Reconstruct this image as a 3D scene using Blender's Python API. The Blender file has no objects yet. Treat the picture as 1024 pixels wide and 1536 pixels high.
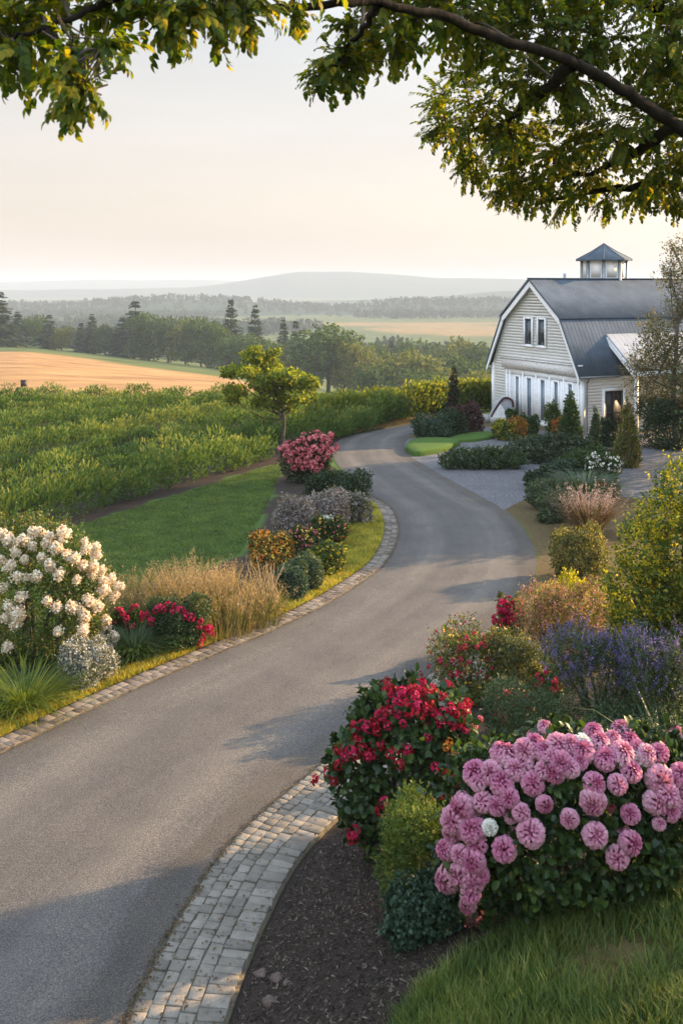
import bpy, math
import numpy as np
from mathutils import Vector, Matrix

F, H, HZ = 1475.0, 7.0, 430.0          # focal length in photo pixels, eye height, horizon row
SC = bpy.context.scene
COL = SC.collection
SUN_AZ, SUN_EL = math.radians(65.0), math.radians(18.0)   # azimuth from +Y towards +X

def nz(a):
    a = np.asarray(a, float)
    return a / np.maximum(np.linalg.norm(a, axis=-1, keepdims=True), 1e-9)

def smooth(a, b, x):
    t = np.clip((np.asarray(x, float) - a) / (b - a), 0, 1)
    return t * t * (3 - 2 * t)

def softplus(x, k):
    return np.where(x > 30 * k, x, k * np.log1p(np.exp(np.clip(x / k, -40, 30))))

def flat(u, v, z=0.0):
    Y = (H - z) * F / (v - HZ)
    return np.array([(u - 512) / F * Y, Y, z])

def at(u, v, Y):
    return np.array([(u - 512) / F * Y, Y, H - (v - HZ) / F * Y])

def catmull(P, n):
    P = np.asarray(P, float)
    Q = np.vstack([2 * P[0] - P[1], P, 2 * P[-1] - P[-2]])
    out = []
    for i in range(1, len(Q) - 2):
        p0, p1, p2, p3 = Q[i - 1], Q[i], Q[i + 1], Q[i + 2]
        for t in np.linspace(0, 1, n, endpoint=False):
            out.append(.5 * (2 * p1 + (p2 - p0) * t + (2 * p0 - 5 * p1 + 4 * p2 - p3) * t * t + (3 * p1 - p0 - 3 * p2 + p3) * t ** 3))
    out.append(Q[-2])
    return np.array(out)

def inpoly(x, y, poly):
    x = np.asarray(x, float); y = np.asarray(y, float)
    r = np.zeros(np.broadcast(x, y).shape, bool)
    n = len(poly)
    for i in range(n):
        x0, y0 = poly[i][0], poly[i][1]; x1, y1 = poly[(i + 1) % n][0], poly[(i + 1) % n][1]
        c = ((y0 > y) != (y1 > y)) & (x < (x1 - x0) * (y - y0) / ((y1 - y0) if y1 != y0 else 1e-9) + x0)
        r ^= c
    return r

def dist_line(x, y, L):
    x = np.asarray(x, float); y = np.asarray(y, float)
    best = np.full(np.broadcast(x, y).shape, 1e9)
    for i in range(len(L) - 1):
        ax, ay = L[i][0], L[i][1]; bx, by = L[i + 1][0] - ax, L[i + 1][1] - ay
        t = np.clip(((x - ax) * bx + (y - ay) * by) / (bx * bx + by * by + 1e-12), 0, 1)
        best = np.minimum(best, np.hypot(x - ax - t * bx, y - ay - t * by))
    return best

# ------------------------------------------------------------------ plan of the drive
PAIRS = [(-420, 1345, 130, 1700), (-200, 1233, 190, 1536), (0, 1133, 270, 1380), (150, 1059, 355, 1258), (300, 992, 480, 1150),
         (400, 950, 590, 1060), (480, 912, 690, 975), (540, 875, 760, 922), (575, 848, 795, 880), (592, 820, 804, 848),
         (597, 790, 797, 815), (585, 762, 765, 772), (562, 748, 715, 742), (545, 735, 680, 723), (520, 712, 640, 700),
         (502, 692, 615, 684), (497, 674, 607, 668), (510, 660, 614, 656), (545, 650, 632, 645), (600, 640, 668, 637),
         (640, 632, 715, 632), (700, 625, 760, 627)]
LE = catmull([flat(a, b) for a, b, _, _ in PAIRS], 10)
RE = catmull([flat(c, d) for _, _, c, d in PAIRS], 10)
REs = RE[::4]
PAVE_R = 1.0
# right-hand garden (the bank) and the beds
BANK = [tuple(p[:2]) for p in RE[:111:2]] + [(8.5, 33), (12, 31), (40, 30), (40, -8), (-1.5, -8)]
E0, EDIR = np.array([-9.18, 27.06]), nz([5.76, 11.16])
ENRM = np.array([-EDIR[1], EDIR[0]])

def G(x, y):
    x = np.asarray(x, float); y = np.asarray(y, float)
    u = x / np.maximum(y, 1.0)
    s = np.interp(u, [-.32, -.117, -.02, .08], [.050, .078, .104, .145])
    y0 = 62 + 28 * smooth(.12, .24, u) 
    z = -s * softplus(y - y0, 3.0)
    z = -38 + softplus(z + 38, 4.0)
    z = np.where(y < 40, 0.0, z)
    # planted bank to the right of the drive
    near = (y < 36) & (x > -4) & (x < 60)
    if np.any(near):
        d = dist_line(x, y, REs)
        ins = inpoly(x, y, BANK)
        amp = 1.55 * (1 - smooth(12.5, 19, y)) + .45 * (1 - smooth(19, 27, y))
        rise = amp * (1 - np.exp(-np.maximum(d - PAVE_R - .12, 0) * .30 / 1.2))
        z = z + np.where(ins & near, rise, 0.0)
    # the viewer's own knoll
    z = z + np.maximum(6.2 - y, 0) ** 2 / (np.maximum(6.2 - y, 0) + 1.2) * .85 * (y > -4) + (y <= -4) * 7.6
    return z

def px(u, v):
    Y = np.arange(4.0, 700.0, .02)
    X = (u - 512) / F * Y
    Z = H - (v - HZ) / F * Y
    i = int(np.argmax(Z <= G(X, Y)))
    return np.array([X[i], Y[i], float(G(X[i], Y[i]))])

# ------------------------------------------------------------------ mesh collecting
class MB:
    def __init__(s): s.v, s.f, s.r, s.m, s.n = [], {3: [], 4: []}, [], {3: [], 4: []}, 0
    def add(s, V, faces, rnd=0.5, mat=0):
        V = np.asarray(V, float).reshape(-1, 3)
        for Fa in faces:
            Fa = np.asarray(Fa, int)
            if len(Fa):
                s.f[Fa.shape[1]].append(Fa + s.n); s.m[Fa.shape[1]].append(np.full(len(Fa), mat, int))
        s.v.append(V); s.r.append(np.broadcast_to(np.asarray(rnd, float), (len(V),)))
        s.n += len(V)
    def inst(s, tv, tf, P, X, Y, Z, rnd, mat=0):
        """copies of a template: world = P + x*X + y*Y + z*Z, each (n,3)"""
        tv = np.asarray(tv, float); n, k = len(P), len(tv)
        V = P[:, None, :] + tv[None, :, 0:1] * X[:, None, :] + tv[None, :, 1:2] * Y[:, None, :] + tv[None, :, 2:3] * Z[:, None, :]
        fs = [(np.asarray(f, int)[None] + (np.arange(n) * k)[:, None, None]).reshape(-1, len(f[0])) for f in tf]
        s.add(V.reshape(-1, 3), fs, np.repeat(np.broadcast_to(rnd, (n,)), k), mat)
    def box(s, lo, hi, M=None, rnd=.5, mat=0):
        lo, hi = np.asarray(lo, float), np.asarray(hi, float)
        V = np.array([[(lo, hi)[i][0], (lo, hi)[j][1], (lo, hi)[k][2]] for i in (0, 1) for j in (0, 1) for k in (0, 1)])
        if M is not None: V = V @ M[0].T + M[1]
        s.add(V, [[(0, 1, 3, 2), (4, 6, 7, 5), (0, 4, 5, 1), (2, 3, 7, 6), (0, 2, 6, 4), (1, 5, 7, 3)]], rnd, mat)
    def prism(s, poly, a, b, rnd=.5, mat=0):
        """closed prism between the two matching outlines a(poly), b(poly) given as functions of the outline points"""
        A = np.array([a(p) for p in poly]); B = np.array([b(p) for p in poly]); n = len(poly)
        s.add(np.vstack([A, B]), [[(i, (i + 1) % n, n + (i + 1) % n, n + i) for i in range(n)]], rnd, mat)
        for off, R in ((0, A), (n, B)):
            c = R.mean(0); V = np.vstack([R, c])
            s.add(V, [[(i, (i + 1) % n, n) for i in range(n)]], rnd, mat)
    def tube(s, pts, rad, seg=7, rnd=.5, mat=0, cap=True):
        pts = np.asarray(pts, float); n = len(pts)
        rad = np.broadcast_to(np.asarray(rad, float), (n,))
        T = nz(np.gradient(pts, axis=0)); ref = np.array([.31, .17, .93]); ref2 = np.array([1., 0, 0])
        V = []
        for i in range(n):
            r = ref if abs(T[i] @ nz(ref)) < .95 else ref2
            a = nz(np.cross(T[i], r)); b = np.cross(T[i], a)
            th = np.arange(seg) / seg * 2 * math.pi
            V.append(pts[i] + rad[i] * (np.cos(th)[:, None] * a + np.sin(th)[:, None] * b))
        V = np.vstack(V + [pts[-1:]])
        q = [(i * seg + j, i * seg + (j + 1) % seg, (i + 1) * seg + (j + 1) % seg, (i + 1) * seg + j) for i in range(n - 1) for j in range(seg)]
        t = [((n - 1) * seg + j, (n - 1) * seg + (j + 1) % seg, n * seg) for j in range(seg)]
        s.add(V, [q, t], rnd, mat)
    def mesh(s, name, mats, shade=False):
        me = bpy.data.meshes.new(name)
        V = np.vstack(s.v) if s.v else np.zeros((0, 3))
        T = np.vstack(s.f[3]) if s.f[3] else np.zeros((0, 3), int)
        Q = np.vstack(s.f[4]) if s.f[4] else np.zeros((0, 4), int)
        mi = np.concatenate(s.m[3] + s.m[4]) if (s.m[3] or s.m[4]) else np.zeros(0, int)
        me.vertices.add(len(V)); me.vertices.foreach_set('co', V.astype(np.float32).ravel())
        lv = np.concatenate([T.ravel(), Q.ravel()]).astype(np.int32)
        me.loops.add(len(lv)); me.loops.foreach_set('vertex_index', lv)
        ls = np.concatenate([np.arange(len(T)) * 3, len(T) * 3 + np.arange(len(Q)) * 4]).astype(np.int32)
        me.polygons.add(len(ls)); me.polygons.foreach_set('loop_start', ls)
        a = me.attributes.new('rnd', 'FLOAT', 'POINT')
        a.data.foreach_set('value', np.concatenate(s.r).astype(np.float32))
        me.update(calc_edges=True)
        for m in (mats if isinstance(mats, (list, tuple)) else [mats]): me.materials.append(m)
        if len(mi): me.polygons.foreach_set('material_index', mi.astype(np.int32))
        if shade: me.polygons.foreach_set('use_smooth', np.ones(len(ls), bool))
        me.validate()
        return me
    def build(s, name, mats, parent=None, shade=False, loc=None):
        return link(name, s.mesh(name, mats, shade), parent, loc)

def link(name, data, parent=None, loc=None, rot=None, scale=None):
    o = bpy.data.objects.new(name, data); COL.objects.link(o)
    if parent is not None: o.parent = parent
    if loc is not None: o.location = [float(c) for c in loc]
    if rot is not None: o.rotation_euler = rot
    if scale is not None: o.scale = scale if hasattr(scale, '__len__') else (scale,) * 3
    return o

def tag(o, label=None, cat=None, group=None, kind=None):
    if label: o['label'] = label
    if cat: o['category'] = cat
    if group: o['group'] = group
    if kind: o['kind'] = kind
    return o

def thing(name, label, cat, loc, group=None, rotz=0, scale=None):
    o = link(name, None, None, loc, (0, 0, rotz), scale); o.empty_display_size = .2
    return tag(o, label, cat, group)

# ------------------------------------------------------------------ materials
def new_mat(name):
    m = bpy.data.materials.new(name); m.use_nodes = True
    nt = m.node_tree; nt.nodes.clear()
    return m, nt, nt.nodes, nt.links

def N(nt, kind, **kw):
    n = nt.nodes.new(kind)
    for k, v in kw.items():
        if k in n.inputs.keys(): n.inputs[k].default_value = v
        else: setattr(n, k, v)
    return n

def ramp(nt, cols, pos=None):
    r = nt.nodes.new('ShaderNodeValToRGB'); e = r.color_ramp.elements
    pos = pos or [i / (len(cols) - 1) for i in range(len(cols))]
    while len(e) < len(cols): e.new(.5)
    for i, c in enumerate(cols): e[i].position = pos[i]; e[i].color = (*c, 1)
    return r

def mixc(nt, fac, a, b, mode='MIX'):
    m = nt.nodes.new('ShaderNodeMix'); m.data_type = 'RGBA'; m.blend_type = mode
    for sock, val in ((m.inputs[0], fac), (m.inputs[6], a), (m.inputs[7], b)):
        if isinstance(val, (int, float)): sock.default_value = val
        elif isinstance(val, (tuple, list)): sock.default_value = (*val, 1)[:4] if len(val) == 3 else val
        else: nt.links.new(val, sock)
    return m.outputs[2]

def leaf_mat(name, cols, trans=.38, rough=.5, warm=(1.25, 1.15, .45), clump=1.2, spec=.35):
    """leaf colour by a per-leaf random value, plus light-green and dark-green sprigs; lets light through"""
    m, nt, n, l = new_mat(name)
    at_ = N(nt, 'ShaderNodeAttribute', attribute_name='rnd')
    r = ramp(nt, cols); l.new(at_.outputs['Fac'], r.inputs[0])
    tc = N(nt, 'ShaderNodeTexCoord'); no = N(nt, 'ShaderNodeTexNoise', Scale=clump, Detail=3.0)
    l.new(tc.outputs['Object'], no.inputs['Vector'])
    r2 = ramp(nt, [(.72, .75, .7), (1.25, 1.2, 1.1)], [.3, .7]); l.new(no.outputs['Fac'], r2.inputs[0])
    c = mixc(nt, 1.0, r.outputs[0], r2.outputs[0], 'MULTIPLY')
    p = N(nt, 'ShaderNodeBsdfPrincipled', Roughness=rough); p.inputs['Specular IOR Level'].default_value = spec
    l.new(c, p.inputs['Base Color'])
    t = N(nt, 'ShaderNodeBsdfTranslucent'); l.new(mixc(nt, 1.0, c, warm, 'MULTIPLY'), t.inputs['Color'])
    mx = N(nt, 'ShaderNodeMixShader'); mx.inputs[0].default_value = trans
    l.new(p.outputs[0], mx.inputs[1]); l.new(t.outputs[0], mx.inputs[2])
    o = N(nt, 'ShaderNodeOutputMaterial'); l.new(mx.outputs[0], o.inputs[0])
    return m

def solid_mat(name, cols, scale=6.0, rough=.7, bump=.0, bscale=40.0, detail=6.0, stretch=(1, 1, 1), rndmix=0.0, spec=.4, metallic=0.0):
    m, nt, n, l = new_mat(name)
    tc = N(nt, 'ShaderNodeTexCoord'); mp = N(nt, 'ShaderNodeMapping'); mp.inputs['Scale'].default_value = stretch
    l.new(tc.outputs['Object'], mp.inputs[0])
    no = N(nt, 'ShaderNodeTexNoise', Scale=scale, Detail=detail, Roughness=.62); l.new(mp.outputs[0], no.inputs['Vector'])
    fac = no.outputs['Fac']
    if rndmix:
        a = N(nt, 'ShaderNodeAttribute', attribute_name='rnd'); mm = N(nt, 'ShaderNodeMix'); mm.inputs[0].default_value = rndmix
        l.new(fac, mm.inputs[2]); l.new(a.outputs['Fac'], mm.inputs[3]); fac = mm.outputs[0]
    r = ramp(nt, cols, [.28 + .44 * i / (len(cols) - 1) for i in range(len(cols))]); l.new(fac, r.inputs[0])
    p = N(nt, 'ShaderNodeBsdfPrincipled', Roughness=rough, Metallic=metallic); p.inputs['Specular IOR Level'].default_value = spec
    l.new(r.outputs[0], p.inputs['Base Color'])
    if bump:
        nb = N(nt, 'ShaderNodeTexNoise', Scale=bscale, Detail=4.0); l.new(mp.outputs[0], nb.inputs['Vector'])
        b = N(nt, 'ShaderNodeBump', Strength=bump, Distance=.02); l.new(nb.outputs['Fac'], b.inputs['Height']); l.new(b.outputs[0], p.inputs['Normal'])
    o = N(nt, 'ShaderNodeOutputMaterial'); l.new(p.outputs[0], o.inputs[0])
    return m

# ------------------------------------------------------------------ leaf templates  (x across, y along, z up)
LEAF = ([(0, 0, 0), (-.5, .45, .09), (0, 1, -.04), (.5, .45, .09)], [[(0, 2, 1), (0, 3, 2)]])
_m = [(0, 0, 0), (0, .25, .0), (0, .55, -.02), (0, .82, -.08), (0, 1, -.17)]
_l = [(-.40, .25, .08), (-.5, .55, .07), (-.27, .82, -.03)]
OVATE = (_m + _l + [(-x, y, z) for x, y, z in _l],
         [[(0, 1, 5), (3, 4, 7), (0, 8, 1), (3, 10, 4)], [(1, 2, 6, 5), (2, 3, 7, 6), (1, 8, 9, 2), (2, 9, 10, 3)]])
PETAL = ([(-.2, 0, 0), (.2, 0, 0), (-.5, .55, .14), (.5, .55, .14), (-.33, 1, .02), (.33, 1, .02)], [[(0, 1, 3, 2), (2, 3, 5, 4)]])
BLADE = ([(-.5, 0, 0), (.5, 0, 0), (-.42, .4, -.03), (.42, .4, -.03), (-.25, .75, -.18), (.25, .75, -.18), (0, .97, -.46)],
         [[(0, 1, 3, 2), (2, 3, 5, 4)], [(4, 5, 6)]])
BLADE2 = ([(-.5, 0, 0), (.5, 0, 0), (-.35, .55, -.06), (.35, .55, -.06), (0, 1, -.26)], [[(0, 1, 3, 2)], [(2, 3, 4)]])

def leaves(mb, P, D, Nn, L, W, tmpl, rnd, mat=0):
    D = nz(D); X = nz(np.cross(D, Nn)); Z = np.cross(X, D)
    L = np.broadcast_to(L, (len(P),))[:, None]; W = np.broadcast_to(W, (len(P),))[:, None]
    mb.inst(tmpl[0], tmpl[1], P, X * W, D * L, Z * L, rnd, mat)

def rdir(rng, n):
    return nz(rng.normal(size=(n, 3)))

def lumps_of(rng, rx, ry, h, k, squat=.5, spread=.62):
    L = [np.array([0, 0, h * squat * .8, rx * .68, ry * .7, h * (.88 - squat * .8)])]
    for i in range(k):
        a = i * 2.4 + rng.normal() * .5; q = rng.uniform(.4, spread + .08)
        s = rng.uniform(.24, .46)
        zc = rng.uniform(.2, .8) * h
        rz = min(h - zc, h * .42) * rng.uniform(.75, 1.05) + .02
        L.append(np.array([math.cos(a) * rx * q, math.sin(a) * ry * q, zc, rx * s, ry * s, max(rz, h * .16)]))
    return np.array(L)

def sample_lumps(rng, L, n, depth=.45, zmin=-.1):
    w = (L[:, 3] * L[:, 4] * L[:, 5]) ** (2 / 3); w /= w.sum()
    P, O = [], []
    tot = 0
    while tot < n:
        m = int((n - tot) * 1.6) + 50
        i = rng.choice(len(L), m, p=w); d = rdir(rng, m)
        r = 1 - depth * rng.random(m) ** 1.4
        r += (rng.random(m) < .06) * rng.uniform(0, .16, m)
        p = L[i, :3] + d * L[i, 3:6] * r[:, None]
        keep = p[:, 2] > zmin
        for j in range(len(L)):
            q = (((p - L[j, :3]) / L[j, 3:6]) ** 2).sum(1)
            keep &= (q > .38) | (i == j)
        p, d, i = p[keep], d[keep], i[keep]
        P.append(p); O.append(nz(d / L[i, 3:6])); tot += len(p)
    return np.vstack(P)[:n], np.vstack(O)[:n]

def foliage(rng, L, n, lf, wd, tmpl=LEAF, up=.25, out=.55, mat=0, depth=.5, mb=None, jit=.3, zmin=-.1, spiky=.7, sprig=.42):
    """leaves over the lumps of a plant, four in ten of them on shoots that stick out of it"""
    mb = mb or MB()
    n2 = int(n * .42) if sprig else 0
    P, O = sample_lumps(rng, L, n - n2, depth, zmin)
    if n2:
        m = 11; k = max(n2 // m, 1); Ps, Os = sample_lumps(rng, L, k, .25, zmin)
        R = np.median(L[:, 3:6].min(1)); ln = R * sprig * rng.uniform(.4, 1.5, k)
        dr = nz(Os + rdir(rng, k) * .55 + np.array([0, 0, up + .15])); t = np.linspace(-.35, 1, m)
        Q = Ps[:, None] + dr[:, None] * (t[None, :, None] * ln[:, None, None]) + rng.normal(size=(k, m, 3)) * (.07 * ln[:, None, None] + wd * .35) * (1 - .5 * np.maximum(t, 0))[None, :, None]
        P = np.vstack([P, Q.reshape(-1, 3)]); O = np.vstack([O, np.repeat(nz(dr * .6 + Os * .4), m, 0)]); n = len(P)
    D = O * out + rdir(rng, n) * spiky + np.array([0, 0, up])
    Nn = O + rdir(rng, n) * .55 + np.array([0, 0, .35])
    s = rng.uniform(1 - jit, 1 + jit, n)
    leaves(mb, P, D, Nn, lf * s, wd * s, tmpl, rng.random(n), mat)
    return mb

def stems(rng, L, r0, mat, parent, base=None, n=None):
    mb = MB()
    for j in range(len(L)):
        c = L[j, :3] * np.array([1, 1, .95])
        b = np.array([rng.uniform(-1, 1) * r0 * 3, rng.uniform(-1, 1) * r0 * 3, -.12])
        mid = (b + c) / 2 + rng.normal(size=3) * np.array([.1, .1, .05]) * L[j, 3]
        mb.tube(catmull([b, mid, c], 4), np.linspace(r0, r0 * .35, 9), 5)
    return mb.build('stem', mat, parent)

def hit_lumps(u, v, base, L, fallbackY):
    """where the sight line of the point (u, v) meets the plant's own surface; local to the plant's base"""
    o = np.array([0, 0, H]) - base; d = np.array([(u - 512) / F, 1, -(v - HZ) / F])
    best = None
    for e in L:
        a = d / e[3:6]; b = (o - e[:3]) / e[3:6]
        A, B, C = a @ a, a @ b, b @ b - 1
        D = B * B - A * C
        if D > 0:
            t = (-B - math.sqrt(D)) / A
            if best is None or t < best[0]:
                p = o + d * t; best = (t, p, nz((p - e[:3]) / e[3:6] ** 2))
    if best is None:
        t = fallbackY - .0
        p = o + d * t
        k = np.argmin([np.linalg.norm((p - e[:3]) / e[3:6]) for e in L])
        return p, nz((p - L[k, :3]) / L[k, 3:6] ** 2)
    return best[1], best[2]

# ================================================================== LIGHT, SKY, CAMERA
wd = bpy.data.worlds.new('World'); SC.world = wd; wd.use_nodes = True
nt = wd.node_tree; nt.nodes.clear()
sky = nt.nodes.new('ShaderNodeTexSky'); sky.sky_type = 'NISHITA'; sky.sun_disc = False
sky.sun_elevation = SUN_EL; sky.sun_rotation = SUN_AZ; sky.dust_density = 3.2; sky.air_density = 1.0; sky.ozone_density = 1.0
hs = nt.nodes.new('ShaderNodeHueSaturation'); hs.inputs['Saturation'].default_value = .6
nt.links.new(sky.outputs[0], hs.inputs['Color'])
tcw = nt.nodes.new('ShaderNodeTexCoord'); sepw = nt.nodes.new('ShaderNodeSeparateXYZ'); nt.links.new(tcw.outputs['Generated'], sepw.inputs[0])
veil = ramp(nt, [(2.62, 1.93, 1.45), (2.26, 1.80, 1.46), (1.82, 1.76, 1.68), (2.89, 3.26, 3.77), (2.52, 3.03, 3.85), (2.07, 2.74, 3.85)], [0.0, .05, .24, .42, .7, 1.0])   # hazy sky: cream low down, pale blue above, brightened out of view as fill
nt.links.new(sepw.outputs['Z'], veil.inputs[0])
cmap = nt.nodes.new('ShaderNodeMapping'); cmap.inputs['Scale'].default_value = (2.2, 2.2, 13); nt.links.new(tcw.outputs['Generated'], cmap.inputs[0])
cn = nt.nodes.new('ShaderNodeTexNoise'); cn.inputs['Scale'].default_value = 1.4; cn.inputs['Detail'].default_value = 7; nt.links.new(cmap.outputs[0], cn.inputs['Vector'])
cr = nt.nodes.new('ShaderNodeMapRange'); nt.links.new(cn.outputs['Fac'], cr.inputs['Value']); cr.inputs['From Min'].default_value = .3; cr.inputs['From Max'].default_value = .7; cr.inputs['To Min'].default_value = .94; cr.inputs['To Max'].default_value = 1.05
back = nt.nodes.new('ShaderNodeMapRange'); back.interpolation_type = 'SMOOTHSTEP'; nt.links.new(sepw.outputs['Y'], back.inputs['Value'])   # unseen sky behind the camera brightened, an added fill for camera-facing surfaces
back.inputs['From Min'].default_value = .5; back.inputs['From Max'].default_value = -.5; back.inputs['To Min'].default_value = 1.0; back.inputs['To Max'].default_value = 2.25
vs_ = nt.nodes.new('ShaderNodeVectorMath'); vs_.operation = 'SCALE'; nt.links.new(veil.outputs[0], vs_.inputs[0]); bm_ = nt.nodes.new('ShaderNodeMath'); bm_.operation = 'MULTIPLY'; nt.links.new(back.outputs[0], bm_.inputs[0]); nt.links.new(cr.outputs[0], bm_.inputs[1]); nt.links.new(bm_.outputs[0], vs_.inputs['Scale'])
bg = nt.nodes.new('ShaderNodeBackground'); bg.inputs['Strength'].default_value = .13
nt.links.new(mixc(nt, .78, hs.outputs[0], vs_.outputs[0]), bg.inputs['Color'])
ow = nt.nodes.new('ShaderNodeOutputWorld'); nt.links.new(bg.outputs[0], ow.inputs[0])

sd = np.array([math.sin(SUN_AZ) * math.cos(SUN_EL), math.cos(SUN_AZ) * math.cos(SUN_EL), math.sin(SUN_EL)])
sl = bpy.data.lights.new('sun', 'SUN'); sl.energy = 5.0; sl.angle = math.radians(.6); sl.color = (1.0, .67, .35)
so = bpy.data.objects.new('sun', sl); COL.objects.link(so); so.location = sd * 60
so.rotation_euler = Vector(sd).to_track_quat('Z', 'Y').to_euler()

cam = bpy.data.cameras.new('camera'); co = bpy.data.objects.new('camera', cam); COL.objects.link(co); SC.camera = co
co.location = (0, 0, H); co.rotation_euler = (math.pi / 2, 0, 0)
cam.sensor_width = 36; cam.sensor_fit = 'AUTO'; cam.lens = 36 * F / 1536; cam.shift_y = -(768 - HZ) / 1536
cam.clip_start = .1; cam.clip_end = 30000
cam.dof.use_dof = True; cam.dof.focus_distance = 24.0; cam.dof.aperture_fstop = 4.0
SC.view_settings.view_transform = 'Standard'; SC.view_settings.look = 'None'; SC.view_settings.gamma = 1; SC.view_settings.exposure = 1.62
SC.render.engine = 'CYCLES'
SC.cycles.use_denoising = True; SC.cycles.max_bounces = 8; SC.cycles.transmission_bounces = 5; SC.cycles.diffuse_bounces = 4
SC.cycles.glossy_bounces = 2; SC.cycles.volume_bounces = 0; SC.cycles.caustics_reflective = False; SC.cycles.caustics_refractive = False

# ================================================================== MATERIALS OF THE SETTING
def ground_mat():
    m, nt, n, l = new_mat('ground')
    tc = N(nt, 'ShaderNodeTexCoord'); P = tc.outputs['Object']
    z = N(nt, 'ShaderNodeAttribute', attribute_name='zone'); sp = N(nt, 'ShaderNodeSeparateColor'); l.new(z.outputs['Color'], sp.inputs[0])
    def noise(s, d=5.0, v=None):
        q = N(nt, 'ShaderNodeTexNoise', Scale=s, Detail=d, Roughness=.65); l.new(v or P, q.inputs['Vector']); return q.outputs['Fac']
    def rp(f, cols, pos=None):
        r = ramp(nt, cols, pos); l.new(f, r.inputs[0]); return r.outputs[0]
    # mown lawn with faint mowing bands
    mp = N(nt, 'ShaderNodeMapping'); mp.inputs['Rotation'].default_value = (0, 0, math.radians(-33)); l.new(P, mp.inputs[0])
    wv = N(nt, 'ShaderNodeTexWave', Scale=.16, Distortion=1.5, Detail=2.0); l.new(mp.outputs[0], wv.inputs['Vector'])
    lawn = rp(noise(3.0), [(.046, .082, .018), (.078, .128, .028), (.115, .165, .04)], [.3, .5, .72])
    lawn = mixc(nt, .25, lawn, mixc(nt, wv.outputs['Fac'], (.036, .082, .02), (.09, .15, .04)))
    lawn = mixc(nt, .5, lawn, rp(noise(60, 3), [(.02, .05, .01), (.085, .14, .035)], [.35, .65]))
    soil = rp(noise(70, 6), [(.016, .012, .009), (.045, .034, .027), (.10, .078, .062)], [.34, .52, .72])
    gold = rp(noise(.12, 8), [(.15, .075, .034), (.30, .17, .072), (.42, .27, .115)], [.36, .5, .64])
    gm = N(nt, 'ShaderNodeMapping'); gm.inputs['Scale'].default_value = (.35, 2.2, 1); l.new(P, gm.inputs[0])
    gold = mixc(nt, .45, gold, rp(noise(1.2, 6, gm.outputs[0]), [(.19, .10, .045), (.44, .29, .13)], [.38, .62]))
    wild = rp(noise(.05, 8), [(.035, .06, .02), (.075, .10, .03), (.12, .135, .045)], [.3, .5, .7])
    dry = rp(noise(9, 6), [(.12, .065, .03), (.26, .15, .06), (.33, .22, .10)], [.3, .5, .7])
    c = mixc(nt, sp.outputs[0], wild, lawn); c = mixc(nt, sp.outputs[2], c, gold); 
    c = mixc(nt, z.outputs['Alpha'], c, dry); c = mixc(nt, sp.outputs[1], c, soil)
    p = N(nt, 'ShaderNodeBsdfPrincipled', Roughness=.95); p.inputs['Specular IOR Level'].default_value = .12
    l.new(c, p.inputs['Base Color'])
    b = N(nt, 'ShaderNodeBump', Strength=.9, Distance=.03); l.new(noise(38, 6), b.inputs['Height']); l.new(b.outputs[0], p.inputs['Normal'])
    o = N(nt, 'ShaderNodeOutputMaterial'); l.new(p.outputs[0], o.inputs[0])
    return m

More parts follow.
